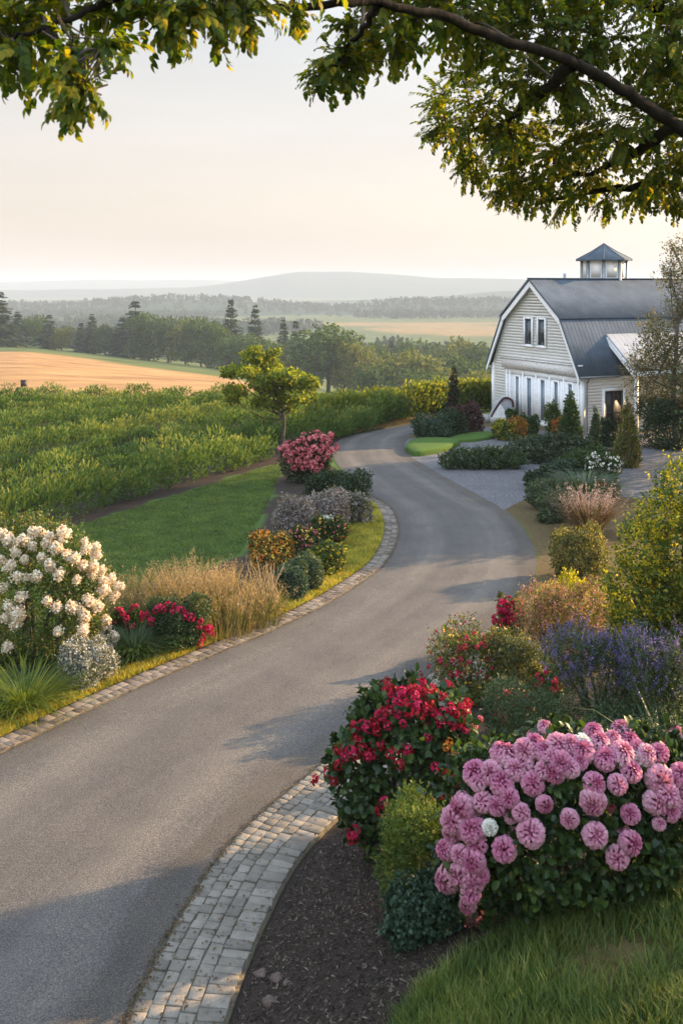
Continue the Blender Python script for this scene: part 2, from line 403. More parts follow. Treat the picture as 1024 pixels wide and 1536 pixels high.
def asphalt_mat(name, base, uvtracks=True, fine=260.0):
    m, nt, n, l = new_mat(name)
    tc = N(nt, 'ShaderNodeTexCoord'); P = tc.outputs['Object']
    a = N(nt, 'ShaderNodeTexNoise', Scale=fine, Detail=2.0); l.new(P, a.inputs['Vector'])
    v = N(nt, 'ShaderNodeTexVoronoi', Scale=fine * .32); l.new(P, v.inputs['Vector'])
    a2 = N(nt, 'ShaderNodeTexNoise', Scale=fine * .2, Detail=5.0, Roughness=.8); l.new(P, a2.inputs['Vector'])
    b = N(nt, 'ShaderNodeTexNoise', Scale=.9, Detail=7.0, Roughness=.6); l.new(P, b.inputs['Vector'])
    lo = tuple(x * .45 for x in base); hi = tuple(x * 1.75 for x in base)
    r = ramp(nt, [lo, base, hi], [.33, .52, .7]); l.new(a.outputs['Fac'], r.inputs[0])
    rb = ramp(nt, [(.84, .84, .85), (1.0, 1.0, 1.0), (1.13, 1.12, 1.09)], [.3, .5, .7]); l.new(b.outputs['Fac'], rb.inputs[0])
    c = mixc(nt, 1.0, r.outputs[0], rb.outputs[0], 'MULTIPLY')
    r2 = ramp(nt, [(.45, .45, .45), (.95, .95, .95), (1.75, 1.7, 1.62)], [.36, .5, .66]); l.new(a2.outputs['Fac'], r2.inputs[0])
    c = mixc(nt, .9, c, r2.outputs[0], 'MULTIPLY')
    vr = ramp(nt, [(.55, .55, .56), (1, 1, 1), (1.5, 1.42, 1.3)], [.1, .5, .95]); l.new(v.outputs['Color'], vr.inputs[0])
    c = mixc(nt, .7, c, vr.outputs[0], 'MULTIPLY')
    if uvtracks:
        uv = N(nt, 'ShaderNodeUVMap'); mp = N(nt, 'ShaderNodeMapping'); mp.inputs['Scale'].default_value = (7, .10, 1); l.new(uv.outputs[0], mp.inputs[0])
        t = N(nt, 'ShaderNodeTexNoise', Scale=1.0, Detail=4.0, Roughness=.55); l.new(mp.outputs[0], t.inputs['Vector'])
        rt = ramp(nt, [(.86, .87, .88), (1, 1, 1), (1.20, 1.18, 1.14)], [.34, .5, .68]); l.new(t.outputs['Fac'], rt.inputs[0])
        c = mixc(nt, .85, c, rt.outputs[0], 'MULTIPLY')
        sx_ = N(nt, 'ShaderNodeSeparateXYZ'); l.new(uv.outputs[0], sx_.inputs[0]); wq = N(nt, 'ShaderNodeTexNoise', Scale=.35, Detail=3.0); l.new(P, wq.inputs['Vector'])
        ad = N(nt, 'ShaderNodeMath', operation='MULTIPLY_ADD'); l.new(wq.outputs['Fac'], ad.inputs[0]); ad.inputs[1].default_value = .22; l.new(sx_.outputs[0], ad.inputs[2])
        tr = ramp(nt, [(.74, .72, .68), (.93, .93, .93), (1.2, 1.19, 1.17), (.92, .92, .93), (.86, .86, .87), (.93, .93, .94), (1.2, 1.19, 1.17), (.93, .93, .93), (.72, .69, .65)], [.10, .20, .36, .48, .60, .70, .82, .97, 1.1 if False else 1.0]); l.new(ad.outputs[0], tr.inputs[0])
        c = mixc(nt, .8, c, tr.outputs[0], 'MULTIPLY')
    p = N(nt, 'ShaderNodeBsdfPrincipled', Roughness=.88); p.inputs['Specular IOR Level'].default_value = .25
    l.new(c, p.inputs['Base Color'])
    bp = N(nt, 'ShaderNodeBump', Strength=.55, Distance=.006); l.new(v.outputs['Distance'], bp.inputs['Height']); l.new(bp.outputs[0], p.inputs['Normal'])
    o = N(nt, 'ShaderNodeOutputMaterial'); l.new(p.outputs[0], o.inputs[0])
    return m

# ================================================================== GROUND
def axis(lo, hi, step, grow, far_lo, far_hi):
    a = list(np.arange(lo, hi + step / 2, step)); s = step
    while a[-1] < far_hi: s *= grow; a.append(a[-1] + s)
    s = step; b = []
    x = a[0]
    while x > far_lo: s *= grow; x -= s; b.append(x)
    return np.array(b[::-1] + a)
gx = axis(-15, 15, .2, 1.07, -9000, 9000); gy = axis(3, 62, .2, 1.05, -80, 12000)
GX, GY = np.meshgrid(gx, gy)
GZ = G(GX.ravel(), GY.ravel()).reshape(GX.shape)
nx, ny = len(gx), len(gy)
idx = np.arange(nx * ny).reshape(ny, nx)
mb = MB(); mb.add(np.stack([GX.ravel(), GY.ravel(), GZ.ravel()], 1), [np.stack([idx[:-1, :-1].ravel(), idx[:-1, 1:].ravel(), idx[1:, 1:].ravel(), idx[1:, :-1].ravel()], 1)])
ground = tag(mb.build('ground', ground_mat(), shade=True), kind='structure')
BED_L = [px(*p)[:2] for p in [(-60, 1062), (60, 1050), (180, 1000), (330, 952), (430, 905), (520, 866), (548, 835), (552, 780), (556, 752), (505, 700), (480, 690), (425, 690),
                              (400, 760), (370, 830), (330, 850), (170, 890), (0, 990), (-60, 1010)]]
xr, yr = GX.ravel(), GY.ravel()
wob = .12 * np.sin(xr * 3.1 + yr * 1.7) + .09 * np.sin(xr * 7.3 - yr * 5.1)
rel = (np.stack([xr, yr], 1) - E0) @ ENRM                     # signed distance across the crop rows
dL = dist_line(xr, yr, LE[::4]); dR = dist_line(xr, yr, REs)
near = (yr < 75) & (yr > 2)
bank = inpoly(xr, yr, BANK)
zone = np.zeros((len(xr), 4))
zone[:, 0] = near * (rel < 0) * ~inpoly(xr, yr, [tuple(p[:2]) for p in RE[::4]] + [(60, 58), (60, -5), (0, -5)]) * 1.0
bed = inpoly(xr + wob, yr + wob, BED_L)
zone[:, 1] = np.where(bed | (near & (np.abs(rel + .05 + wob) < .38) & (xr < 2)) | (bank & (yr > 0) & (yr < 36)) | ((rel > 0) & (rel < 32) & (yr < 64)), 1, 0)
u_ = xr / np.maximum(yr, 1.0)
zone[:, 2] = smooth(61.5, 63, yr + 3 * wob) * (1 - smooth(.045, .06, u_)) * (1 - smooth(.92, 1.08, yr / np.interp(u_, [-.36, -.25, -.117, -.02, .05], [238, 225, 142, 98, 80]) + .05 * np.sin(xr * .11))) 
# pale stubble fields down in the valley
for cx, cy, ax, ay, rot in ((150, 1010, 115, 130, .5), (70, 1180, 130, 55, .2), (-330, 1250, 240, 60, .1), (-480, 900, 150, 50, 0)):
    c_, s__ = math.cos(rot), math.sin(rot)
    a = ((xr - cx) * c_ + (yr - cy) * s__) / ax; b = (-(xr - cx) * s__ + (yr - cy) * c_) / ay
    zone[:, 2] = np.maximum(zone[:, 2], .62 - .62 * smooth(.85, 1.1, np.hypot(a, b) + .12 * np.sin(xr * .03 + yr * .021)))
zone[:, 3] = np.where(near & (rel > -1.2) & (rel < .3) & (xr > -2.6) & (yr > 38), 1, 0) * .9
far_dirt = (bank & (yr > 17) & (yr < 36)) | (near & ~bank & (yr > 20) & (yr < 60) & inpoly(xr, yr, [tuple(p[:2]) for p in RE[::4]] + [(60, 58), (60, -5), (0, -5)])); zone[far_dirt, 3] = .55; zone[far_dirt, 1] = .5
GRASSB = [px(*p)[:2] for p in [(575, 1560), (640, 1480), (720, 1425), (850, 1345), (940, 1310), (1060, 1262), (1250, 1200)]] + [(9, 6), (9, -6), (0, -6), (0.1, 5)]
gb = inpoly(xr + .5 * wob, yr + .5 * wob, GRASSB) | ((yr < 5.5) & (yr > -60))
bp_ = px(925, 1440)
barepatch = 1 - smooth(.55, 1.1, np.hypot((xr - bp_[0]) / 1.15 + 1.2 * wob, (yr - bp_[1]) / .55 + 2 * wob))
zone[gb, 1] = .0; zone[gb, 0] = 1.0
zone[:, 3] = np.maximum(zone[:, 3] * ~gb, np.where(gb, barepatch * .55, 0)); zone[:, 1] = np.maximum(zone[:, 1], np.where(gb, barepatch * .35, 0))
ca = ground.data.attributes.new('zone', 'FLOAT_COLOR', 'POINT'); ca.data.foreach_set('color', zone.astype(np.float32).ravel())

# ================================================================== DRIVE, FORECOURT, STONE EDGING
def ribbon(name, A, B, m, z, cols=14, crown=.03, kind='structure'):
    n = len(A); s = np.concatenate([[0], np.cumsum(np.linalg.norm(np.diff((A + B) / 2, axis=0), axis=1))])
    V, U = [], []
    for i in range(n):
        for j in range(cols + 1):
            t = j / cols; p = A[i] * (1 - t) + B[i] * t
            V.append((p[0], p[1], z + crown * (1 - (2 * t - 1) ** 2))); U.append((t, s[i]))
    q = [(i * (cols + 1) + j, i * (cols + 1) + j + 1, (i + 1) * (cols + 1) + j + 1, (i + 1) * (cols + 1) + j) for i in range(n - 1) for j in range(cols)]
    b = MB(); b.add(V, [q]); o = b.build(name, m, shade=True)
    uv = o.data.uv_layers.new(name='UVMap')
    vi = np.zeros(len(o.data.loops), int); o.data.loops.foreach_get('vertex_index', vi)
    uv.data.foreach_set('uv', np.array(U)[vi].astype(np.float32).ravel())
    return tag(o, kind=kind)
ribbon('driveway', LE, RE, asphalt_mat('asphalt', (.104, .096, .088)), .012)

def sheet(name, poly, z, m, kind='structure', drape=True):
    import bmesh
    bm = bmesh.new(); vs = [bm.verts.new((p[0], p[1], 0)) for p in poly]; f = bm.faces.new(vs)
    bmesh.ops.triangulate(bm, faces=[f]); bmesh.ops.subdivide_edges(bm, edges=bm.edges[:], cuts=3, use_grid_fill=True)
    for v in bm.verts: v.co.z = float(G(v.co.x, v.co.y)) * drape + z
    bm.normal_update()
    for f in bm.faces:
        if f.normal.z < 0: f.normal_flip()
    me = bpy.data.meshes.new(name); bm.to_mesh(me); bm.free(); me.materials.append(m)
    return tag(link(name, me), kind=kind)
gravel_m = asphalt_mat('gravel', (.12, .118, .124), False, 90.0)
sheet('gravel_forecourt', [p[:2] for p in RE[112:172:4]] + [flat(735, 640)[:2], flat(900, 652)[:2], (26, 49.5), (34, 44), (30, 31.5), (12, 31.2), (8.3, 33.2), (7, 34)], .006, gravel_m)

stone_m = solid_mat('cut_stone', [(.12, .105, .085), (.18, .16, .13), (.24, .215, .18)], 7, .85, .5, 45, rndmix=.3)
brick_m = solid_mat('brown_brick', [(.085, .068, .052), (.15, .122, .098), (.22, .185, .155)], 7, .9, .5, 45, rndmix=.4)
mortar_m = solid_mat('mortar', [(.07, .055, .04), (.11, .09, .065), (.10, .11, .05)], 14, .95, .6, 60)
def stone_edging(name, line, side, rows, zs, seed, m, z0=.01):
    """rows: list of (inner offset, outer offset, stone length along the kerb)"""
    rng = np.random.default_rng(seed)
    L = np.asarray(line)[:, :2]; s = np.concatenate([[0], np.cumsum(np.linalg.norm(np.diff(L, axis=0), axis=1))])
    T = nz(np.gradient(L, axis=0)); Nn = np.stack([T[:, 1], -T[:, 0]], 1) * side
    def pt(a, o):
        p = np.array([np.interp(a, s, L[:, k]) for k in (0, 1)]); q = nz(np.array([np.interp(a, s, Nn[:, k]) for k in (0, 1)]))
        return p + q * o
    b = MB(); w0, w1 = rows[0][0] - .02, rows[-1][1] + .03
    V = []; st = np.linspace(0, s[-1], int(s[-1] / .2))
    for a in st: V += [(*pt(a, w0), z0 + .022), (*pt(a, w1), z0 + .022), (*pt(a, w0), z0 - .1), (*pt(a, w1), z0 - .1)]
    q = []
    for i in range(len(st) - 1):
        k = i * 4; q += [(k, k + 1, k + 5, k + 4), (k + 1, k + 3, k + 7, k + 5), (k + 2, k, k + 4, k + 6)]
    b.add(V, [q], .3, 1)
    for r, (o0, o1, ln) in enumerate(rows):
        a = rng.uniform(0, ln)
        while a < s[-1] - ln:
            le = ln * rng.uniform(.78, 1.25); g = .006
            c = []
            for aa, oo in ((a + g, o0 + g), (a + le - g, o0 + g), (a + le - g, o1 - g), (a + g, o1 - g)):
                c.append(pt(aa + rng.normal() * .006, oo + rng.normal() * .006))
            c = np.array(c); m_ = c.mean(0)
            h = zs + rng.normal() * .003; tl = rng.normal(size=2) * .010
            V = []
            for k, (f, zz) in enumerate(((1.0, z0), (1.0, z0 + h - .010), (.98, z0 + h - .003), (.93, z0 + h))):
                for p in c: 
                    pp = m_ + (p - m_) * f; V.append((*pp, zz + ((pp - m_) @ tl if k else 0)))
            q = [(k * 4 + j, k * 4 + (j + 1) % 4, k * 4 + 4 + (j + 1) % 4, k * 4 + 4 + j) for k in range(3) for j in range(4)] + [(12, 13, 14, 15)]
            b.add(V, [q], rng.random(), 0)
            a += le
    return tag(b.build(name, [m, mortar_m]), kind='structure')
REP = RE[:66]
stone_edging('stone_kerb_strip', REP, 1, [(.02, .17, .14), (.17, .32, .15), (.32, .48, .16), (.48, .64, .16), (.64, .93, .16)], .04, 3, stone_m)
stone_edging('stone_kerb_strip', LE[:132], -1, [(.02, .20, .16), (.20, .40, .18)], .026, 4, brick_m)

# ================================================================== HAZY HILLS
wood_m = leaf_mat('far_wood', [(.014, .030, .018), (.026, .048, .026), (.045, .068, .032)], .1, .8, clump=.01, spec=.1)
hill_m = solid_mat('far_hill', [(.02, .038, .024), (.03, .052, .032), (.045, .065, .035)], .004, .95, spec=.05)
def hill(name, Y, crest, x0, x1, depth, seed):
    """a ridge of land running across the valley: crest = [(photo column, photo row)]"""
    rng = np.random.default_rng(seed)
    us = np.array([c[0] for c in crest], float); vs = np.array([c[1] for c in crest], float)
    X = np.linspace(x0, x1, 220); uu = 512 + X / Y * F
    ph = rng.uniform(0, 6, 6)
    V = []; K = 17
    for i, x in enumerate(X):
        v = np.interp(uu[i], us, vs)
        zc = H - (v - HZ) / F * Y
        nse = sum(math.sin(x / Y * f * 14 + ph[k]) / f for k, f in enumerate((1, 2.3, 4.1, 7.7))) * .0009 * Y
        for k in range(K):
            t = k / (K - 1) * 2 - 1
            V.append((x, Y + t * depth + nse * 14 * t, -44 + (zc + nse + 44) * (.5 + .5 * math.cos(t * math.pi)) ** .8))
    q = [(i * K + k, i * K + k + 1, (i + 1) * K + k + 1, (i + 1) * K + k) for i in range(len(X) - 1) for k in range(K - 1)]
    b = MB(); b.add(V, [q]); o = tag(b.build(name, hill_m, shade=True), kind='structure')
    return np.array(V).reshape(len(X), K, 3)
RA = hill('hill', 1750, [(-700, 458), (0, 458), (80, 460), (150, 454), (250, 449), (350, 453), (430, 460), (500, 464), (540, 460), (600, 453), (700, 451), (900, 452), (1700, 458)], -1500, 1500, 330, 1)
hill('hill', 4300, [(-700, 437), (0, 435), (100, 433), (280, 431), (340, 424), (400, 415), (450, 409), (520, 409), (580, 412), (650, 416), (720, 417), (800, 419), (1100, 424), (1800, 430)], -3500, 3600, 500, 2)
hill('hill', 6800, [(-700, 426), (0, 424), (150, 421), (280, 420), (400, 423), (600, 424), (1000, 425), (1800, 428)], -5200, 5200, 600, 5)
hill('hill', 2700, [(-700, 452), (0, 452), (300, 450), (450, 452), (640, 446), (720, 440), (760, 438), (860, 440), (1100, 446), (1800, 450)], -2200, 2300, 300, 9)

def wood(name, P, hs, seed, leafn=46, coni=.35):
    """a far-off wood: every tree its own irregular crown of leaf clumps"""
    rng = np.random.default_rng(seed); b = MB()
    for p, h in zip(P, hs):
        if rng.random() < coni:
            z = rng.random(leafn) ** .8; r = (1 - z) * .19 * h + .01 * h
        else:
            z = rng.beta(2.2, 1.7, leafn); r = .36 * h * np.sqrt(np.maximum(1 - (z * 1.7 - .9) ** 2, .05))
        a = rng.uniform(0, 6.283, leafn); rr = r * rng.uniform(.55, 1.05, leafn)
        Q = np.stack([np.cos(a) * rr, np.sin(a) * rr, z * h * .92], 1)
        O = np.stack([np.cos(a), np.sin(a), .4 + 0 * a], 1)
        leaves(b, p + Q, O * .7 + rdir(rng, leafn) * .7 - np.array([0, 0, .1]), O + rdir(rng, leafn) * .4, h * .22, h * .2, PETAL, np.clip(rng.normal(.5, .22, leafn) + rng.normal() * .18, 0, 1))
    return tag(b.build(name, wood_m), kind='stuff')
rng = np.random.default_rng(20)
P, hs = [], []
for _ in range(2600):                                   # woods along the hazy ridge
    i = rng.integers(2, RA.shape[0] - 2); k = int(np.clip(rng.normal(7.2, 1.7), 1, 12))
    p = RA[i, k] + np.array([rng.uniform(-6, 6), rng.uniform(-9, 9), -.6]); 
    if abs(p[0]) < 950: P.append(p); hs.append(rng.uniform(6, 13))
tag(wood('hill_wood', P, hs, 21, 30), 'dark wooded ridge fading into haze across the valley', 'wood')
P, hs = [], []
for _ in range(9000):                                   # hedges and woods on the valley floor
    y = rng.uniform(480, 1650); x = rng.uniform(-.42, .34) * y
    w = math.sin(x * .011 + y * .004) + math.sin(y * .013 + 1.0) + .7 * math.sin(x * .023 - y * .009)
    d = np.hypot((x - 150) / 150, (y - 980) / 180)
    if w < .55 or d < 1 or np.hypot((x - 60) / 190, (y - 1150) / 85) < 1: continue
    P.append((x, y, float(G(x, y)) - .5)); hs.append(rng.uniform(6, 13))
tag(wood('valley_wood', P[:2200], hs, 22, 32, .15), 'hazy woods and hedgerows on the valley floor around a pale field', 'wood')

# ================================================================== CROP FIELD
crop_m = leaf_mat('crop_leaf', [(.04, .085, .022), (.075, .14, .034), (.115, .175, .046), (.22, .24, .07)], .4, .75, (1.3, 1.15, .5), .5, .12)
TREE_AT = px(425, 684)[:2]
rng = np.random.default_rng(31)
def crop_row(b, off, s0, s1, hgt, step, nl, tone=0.0):
    s = np.arange(s0, s1, step); s = s + rng.normal(size=len(s)) * step * .2
    Pp = E0 + np.outer(s, EDIR) + np.outer(off + rng.normal(size=len(s)) * .12, ENRM)
    ok = (Pp[:, 1] < 61.5) & (np.abs(Pp[:, 0] / Pp[:, 1] + .1) < .36)
    ok &= np.hypot(Pp[:, 0] - TREE_AT[0], (Pp[:, 1] - TREE_AT[1]) * .6) > .7
    Pp = Pp[ok]
    n = len(Pp)
    if not n: return
    hh = hgt * (1 + .20 * rng.normal(size=n) + .22 * np.sin(Pp[:, 0] * .8 + Pp[:, 1] * .5 + off))
    i = np.repeat(np.arange(n), nl); m = len(i)
    a = rng.uniform(0, 6.283, m); z = rng.random(m) ** .75; r = (.12 + .42 * np.sin(z * 2.6)) * rng.random(m) ** .5 * .95
    Q = np.stack([Pp[i, 0] + np.cos(a) * r, Pp[i, 1] + np.sin(a) * r, z * hh[i] + G(Pp[i, 0], Pp[i, 1])], 1)
    D = np.stack([np.cos(a) * .55, np.sin(a) * .55, .35 + .8 * z], 1) + rdir(rng, m) * .5
    sc = rng.uniform(.7, 1.35, m)
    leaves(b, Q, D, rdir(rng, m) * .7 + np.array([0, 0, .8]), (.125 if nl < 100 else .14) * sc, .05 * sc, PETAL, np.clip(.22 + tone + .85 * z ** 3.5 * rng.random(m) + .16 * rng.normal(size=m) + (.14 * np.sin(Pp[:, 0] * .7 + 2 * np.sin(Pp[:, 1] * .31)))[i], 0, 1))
b = MB()
for i in range(1, 16):
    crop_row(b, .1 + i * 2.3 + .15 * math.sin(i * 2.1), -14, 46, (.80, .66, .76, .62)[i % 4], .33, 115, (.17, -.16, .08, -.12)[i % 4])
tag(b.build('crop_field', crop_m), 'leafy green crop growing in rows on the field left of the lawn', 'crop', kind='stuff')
b = MB(); crop_row(b, .35, -9, 30, 1.15, .3, 150)
tag(b.build('crop_row', crop_m), 'nearest dense crop row standing along the lawn and the bend of the drive', 'crop row')
# the taller yellow-tipped row beside the far bend, running behind the shrubs to the barn
b = MB()
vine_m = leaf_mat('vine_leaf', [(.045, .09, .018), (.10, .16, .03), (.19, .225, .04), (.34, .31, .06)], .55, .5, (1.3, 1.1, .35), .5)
rowP = catmull([flat(470, 652), flat(560, 636), flat(640, 624), flat(700, 617), flat(765, 616)], 40)
for p in rowP:
    m = 150; a = rng.uniform(0, 6.283, m); z = rng.random(m) ** .7; r = (.1 + .5 * np.sin(z * 2.5)) * rng.random(m) ** .5
    hh = 1.45 * (1 + .13 * rng.normal())
    Q = np.stack([p[0] + np.cos(a) * r, p[1] + .25 + np.sin(a) * r, z * hh], 1)
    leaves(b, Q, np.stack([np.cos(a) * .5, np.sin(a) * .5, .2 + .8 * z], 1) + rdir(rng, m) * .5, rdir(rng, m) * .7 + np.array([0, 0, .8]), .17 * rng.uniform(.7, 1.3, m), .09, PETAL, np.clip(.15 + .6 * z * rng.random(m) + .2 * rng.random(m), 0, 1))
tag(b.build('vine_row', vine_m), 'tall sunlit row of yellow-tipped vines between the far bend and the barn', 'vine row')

# ================================================================== GRASS
def blades(name, pts, h, w, cols, seed, lean=.5, label=None, cat=None, trans=.45, tm=BLADE2, hv=.35):
    r = np.random.default_rng(seed); n = len(pts)
    a = r.uniform(0, 6.283, n)
    D = np.stack([np.cos(a) * lean * r.random(n), np.sin(a) * lean * r.random(n), np.ones(n)], 1)
    Nn = np.stack([-np.cos(a), -np.sin(a), .2 + 0 * a], 1) + rdir(r, n) * .4
    hh = h * (1 + hv * r.normal(size=n)).clip(.35, 2)
    b = MB(); leaves(b, pts, D, Nn, hh, w, tm, np.clip(r.normal(.5, .25, n) + .18 * np.sin(pts[:, 0] * 5 + 3 * np.sin(pts[:, 1] * 4)), 0, 1))
    return tag(b.build(name, leaf_mat(name + '_blade', cols, trans, .5, (1.2, 1.1, .45), 1.5, .25)), label, cat, kind='stuff')
def sample_poly(poly, n, seed, keep=None):
    r = np.random.default_rng(seed); p = np.asarray([q[:2] for q in poly]); lo, hi = p.min(0), p.max(0); out = []
    tot = 0
    while tot < n:
        x = r.uniform(lo[0], hi[0], n * 2); y = r.uniform(lo[1], hi[1], n * 2); k = inpoly(x, y, poly)
        if keep is not None: k &= keep(x, y)
        out.append(np.stack([x[k], y[k]], 1)); tot += k.sum()
        if tot == 0: break
    q = np.vstack(out)[:n]; return np.column_stack([q, G(q[:, 0], q[:, 1])])
# verge strip along the left edging
def verge(n, i0, i1, w0, seed):
    r = np.random.default_rng(seed); i = r.uniform(i0, i1, n); k = i.astype(int); t = i - k
    A = LE[k] * (1 - t)[:, None] + LE[k + 1] * t[:, None]; T = nz(LE[k + 1] - LE[k])
    off = .42 + w0(i) * r.random(n) ** 1.1
    q = A[:, :2] + np.stack([-T[:, 1], T[:, 0]], 1) * off[:, None]
    return np.column_stack([q, 0 * off])
vw = lambda i: np.interp(i, [0, 20, 40, 60, 75, 88, 100, 112, 125, 135], [.95, .9, .85, 1.0, 1.25, 1.6, 1.8, 1.6, .9, .3])
blades('verge_grass', verge(100000, 14, 134, vw, 5), .10, .015, [(.13, .18, .03), (.30, .31, .04), (.50, .44, .06), (.56, .44, .12)], 6, .7,
       'short sunlit yellow-green grass strip between the left stone edging and the flower bed', 'grass')
blades('bank_grass', sample_poly(GRASSB, 80000, 7, lambda x, y: (y < 10) & (x < .42 * y + .6) & (x > -.3) & (y > 4.6) & (np.hypot((x - bp_[0]) / 1.15, (y - bp_[1]) / .55) > .62 + .6 * np.sin(x * 57 + y * 83) * np.sin(x * 31 - y * 47))), .15, .0105,
       [(.05, .10, .024), (.10, .165, .036), (.16, .22, .05), (.28, .29, .09)], 8, .75, 'rough uncut grass on the shaded bank in the near corner below the pink flowers', 'grass')
LAWN = [E0 - ENRM * .5 - EDIR * 8, E0 - ENRM * .5, E0 - ENRM * .5 + EDIR * 15, flat(428, 692)[:2], flat(400, 760)[:2], flat(360, 830)[:2], flat(170, 900)[:2], flat(0, 1010)[:2], flat(-150, 1040)[:2]]
blades('lawn_grass', sample_poly(LAWN, 70000, 9, lambda x, y: x > -.42 * y), .05, .02, [(.055, .098, .02), (.092, .148, .032), (.135, .185, .045)], 10, .9,
       'smooth mown lawn sloping between the crop rows and the flower bed', 'lawn')
dry_pts = verge(9000, 138, 205, lambda i: 0 * i + .9, 15); dry_pts[:, :2] += 0
blades('roadside_grass', dry_pts, .09, .03, [(.16, .08, .03), (.30, .17, .06), (.34, .24, .10), (.16, .16, .05)], 16, .8, 'dry orange-brown grass strip along the far bend below the crop', 'grass')

# ================================================================== BARN
def wall_mat(name, a, b_, bump=.15):
    return solid_mat(name, [tuple(x * .86 for x in a), a, b_], 2.2, .6, bump, 30, stretch=(1, 1, 6), spec=.3)
white_m = wall_mat('white_paint', (.88, .87, .85), (.90, .895, .88))
trim_m = wall_mat('white_trim', (.84, .84, .83), (.88, .88, .87), .05)
beam_m = solid_mat('weathered_beam', [(.40, .37, .33), (.66, .63, .59), (.78, .76, .73)], 3, .8, .4, 25, stretch=(.6, 4, 4))
roof_m = solid_mat('grey_metal_roof', [(.062, .082, .104), (.080, .104, .130), (.102, .128, .156)], 1.3, .85, .05, 20, spec=.15)
porch_m = solid_mat('pale_metal_roof', [(.26, .28, .30), (.34, .36, .38), (.42, .43, .44)], 1.3, .45, .05, 20)
glass_m = solid_mat('dark_glass', [(.012, .018, .022), (.03, .042, .05), (.05, .065, .075)], 1.0, .08, 0, spec=.8)
pane_m = solid_mat('grey_glass', [(.10, .13, .16), (.16, .20, .24), (.22, .26, .30)], 1.5, .12, 0, spec=.7)
dark_m = solid_mat('dark_doorway', [(.008, .008, .009), (.02, .018, .018), (.05, .035, .03)], 2.5, .5)
metal_m = solid_mat('grey_metal', [(.16, .18, .19), (.24, .26, .27), (.3, .32, .33)], 3, .4, metallic=.3)
lit_m = solid_mat('cream_shutter', [(.66, .62, .55), (.74, .71, .64), (.80, .77, .71)], 3, .6)

C0 = np.array([11.35, 46.5, 0.0]); GU = nz([-.449, 1, 0]); SU = nz([1, .449, 0])   # along the gable, along the side
BW, BL, EAVE, BRK, INS, RIDGE = 7.69, 15.0, 2.93, 5.43, 1.38, 7.30
barn = thing('barn', 'white clapboard barn with grey gambrel roof and a cupola at the end of the drive', 'barn', C0)
def bp(t, s, z):   # local: t along the gable, s along the side (into the barn), z up
    return GU * t + SU * s + np.array([0, 0, z])
R3 = np.column_stack([GU, SU, [0, 0, 1]])
BM = (R3, np.zeros(3))
def bbox(mb, lo, hi, rnd=.5, mat=0): mb.box(lo, hi, BM, rnd, mat)
def half(z):       # inset of the gable edge at height z
    if z <= EAVE: return 0.0
    if z <= BRK: return INS * ((z - EAVE) / (BRK - EAVE))
    return INS + (BW / 2 - INS) * (z - BRK) / (RIDGE - BRK)
def clap(mb, z0, z1, lo, hi, front, step=.15):
    """lapped boards: front(t_or_s, out, z) gives the point"""
    z = z0
    while z < z1 - 1e-3:
        zt = min(z + step, z1)
        a0, a1 = lo(z), hi(z); b0, b1 = lo(zt), hi(zt)
        if a1 - a0 > .02:
            V = [front(a0, .008, z), front(a1, .008, z), front(b1, .006, zt), front(b0, .006, zt), front(a0, 0, z), front(a1, 0, z)]
            mb.add(V, [[(0, 1, 2, 3), (4, 5, 1, 0)]], (z * 7.31) % 1)
        z = zt
# solid core just inside the boards
core = [(0, 0), (BW, 0), (BW, EAVE), (BW - half(4.2), 4.2), (BW - INS, BRK), (BW / 2, RIDGE), (INS, BRK), (half(4.2), 4.2), (0, EAVE)]
mb = MB(); mb.prism(core, lambda p: bp(p[0], .03, p[1]), lambda p: bp(p[0], BL, p[1])); mb.build('wall_core', white_m, barn)
mb = MB()
BEAM0, BEAM1 = 2.72, 3.22
gl = lambda z: half(z); gh = lambda z: BW - half(z)
clap(mb, BEAM1 - .1, RIDGE - .02, gl, gh, lambda t, o, z: bp(t, .03 - .03 - o + .03, z))
clap(mb, 0, BEAM1 - .1, lambda z: 6.35, gh, lambda t, o, z: bp(t, .03 - o, z))
mb.build('gable_wall', white_m, barn)
mb = MB(); clap(mb, 0, EAVE - .1, lambda z: .16, lambda z: 1.18, lambda s, o, z: bp(-o - .002, s, z)); clap(mb, 0, EAVE - .1, lambda z: 2.52, lambda z: BL, lambda s, o, z: bp(-o - .002, s, z))
clap(mb, 2.12, EAVE - .1, lambda z: 1.18, lambda z: 2.52, lambda s, o, z: bp(-o - .002, s, z))
mb.build('side_wall', white_m, barn)
for lo, hi in (((-.045, -.03, 0), (.14, .16, EAVE - .05)), ((BW - .12, -.03, 0), (BW + .045, .16, EAVE - .05))):
    mb = MB(); bbox(mb, lo, hi); mb.build('corner_board', trim_m, barn)
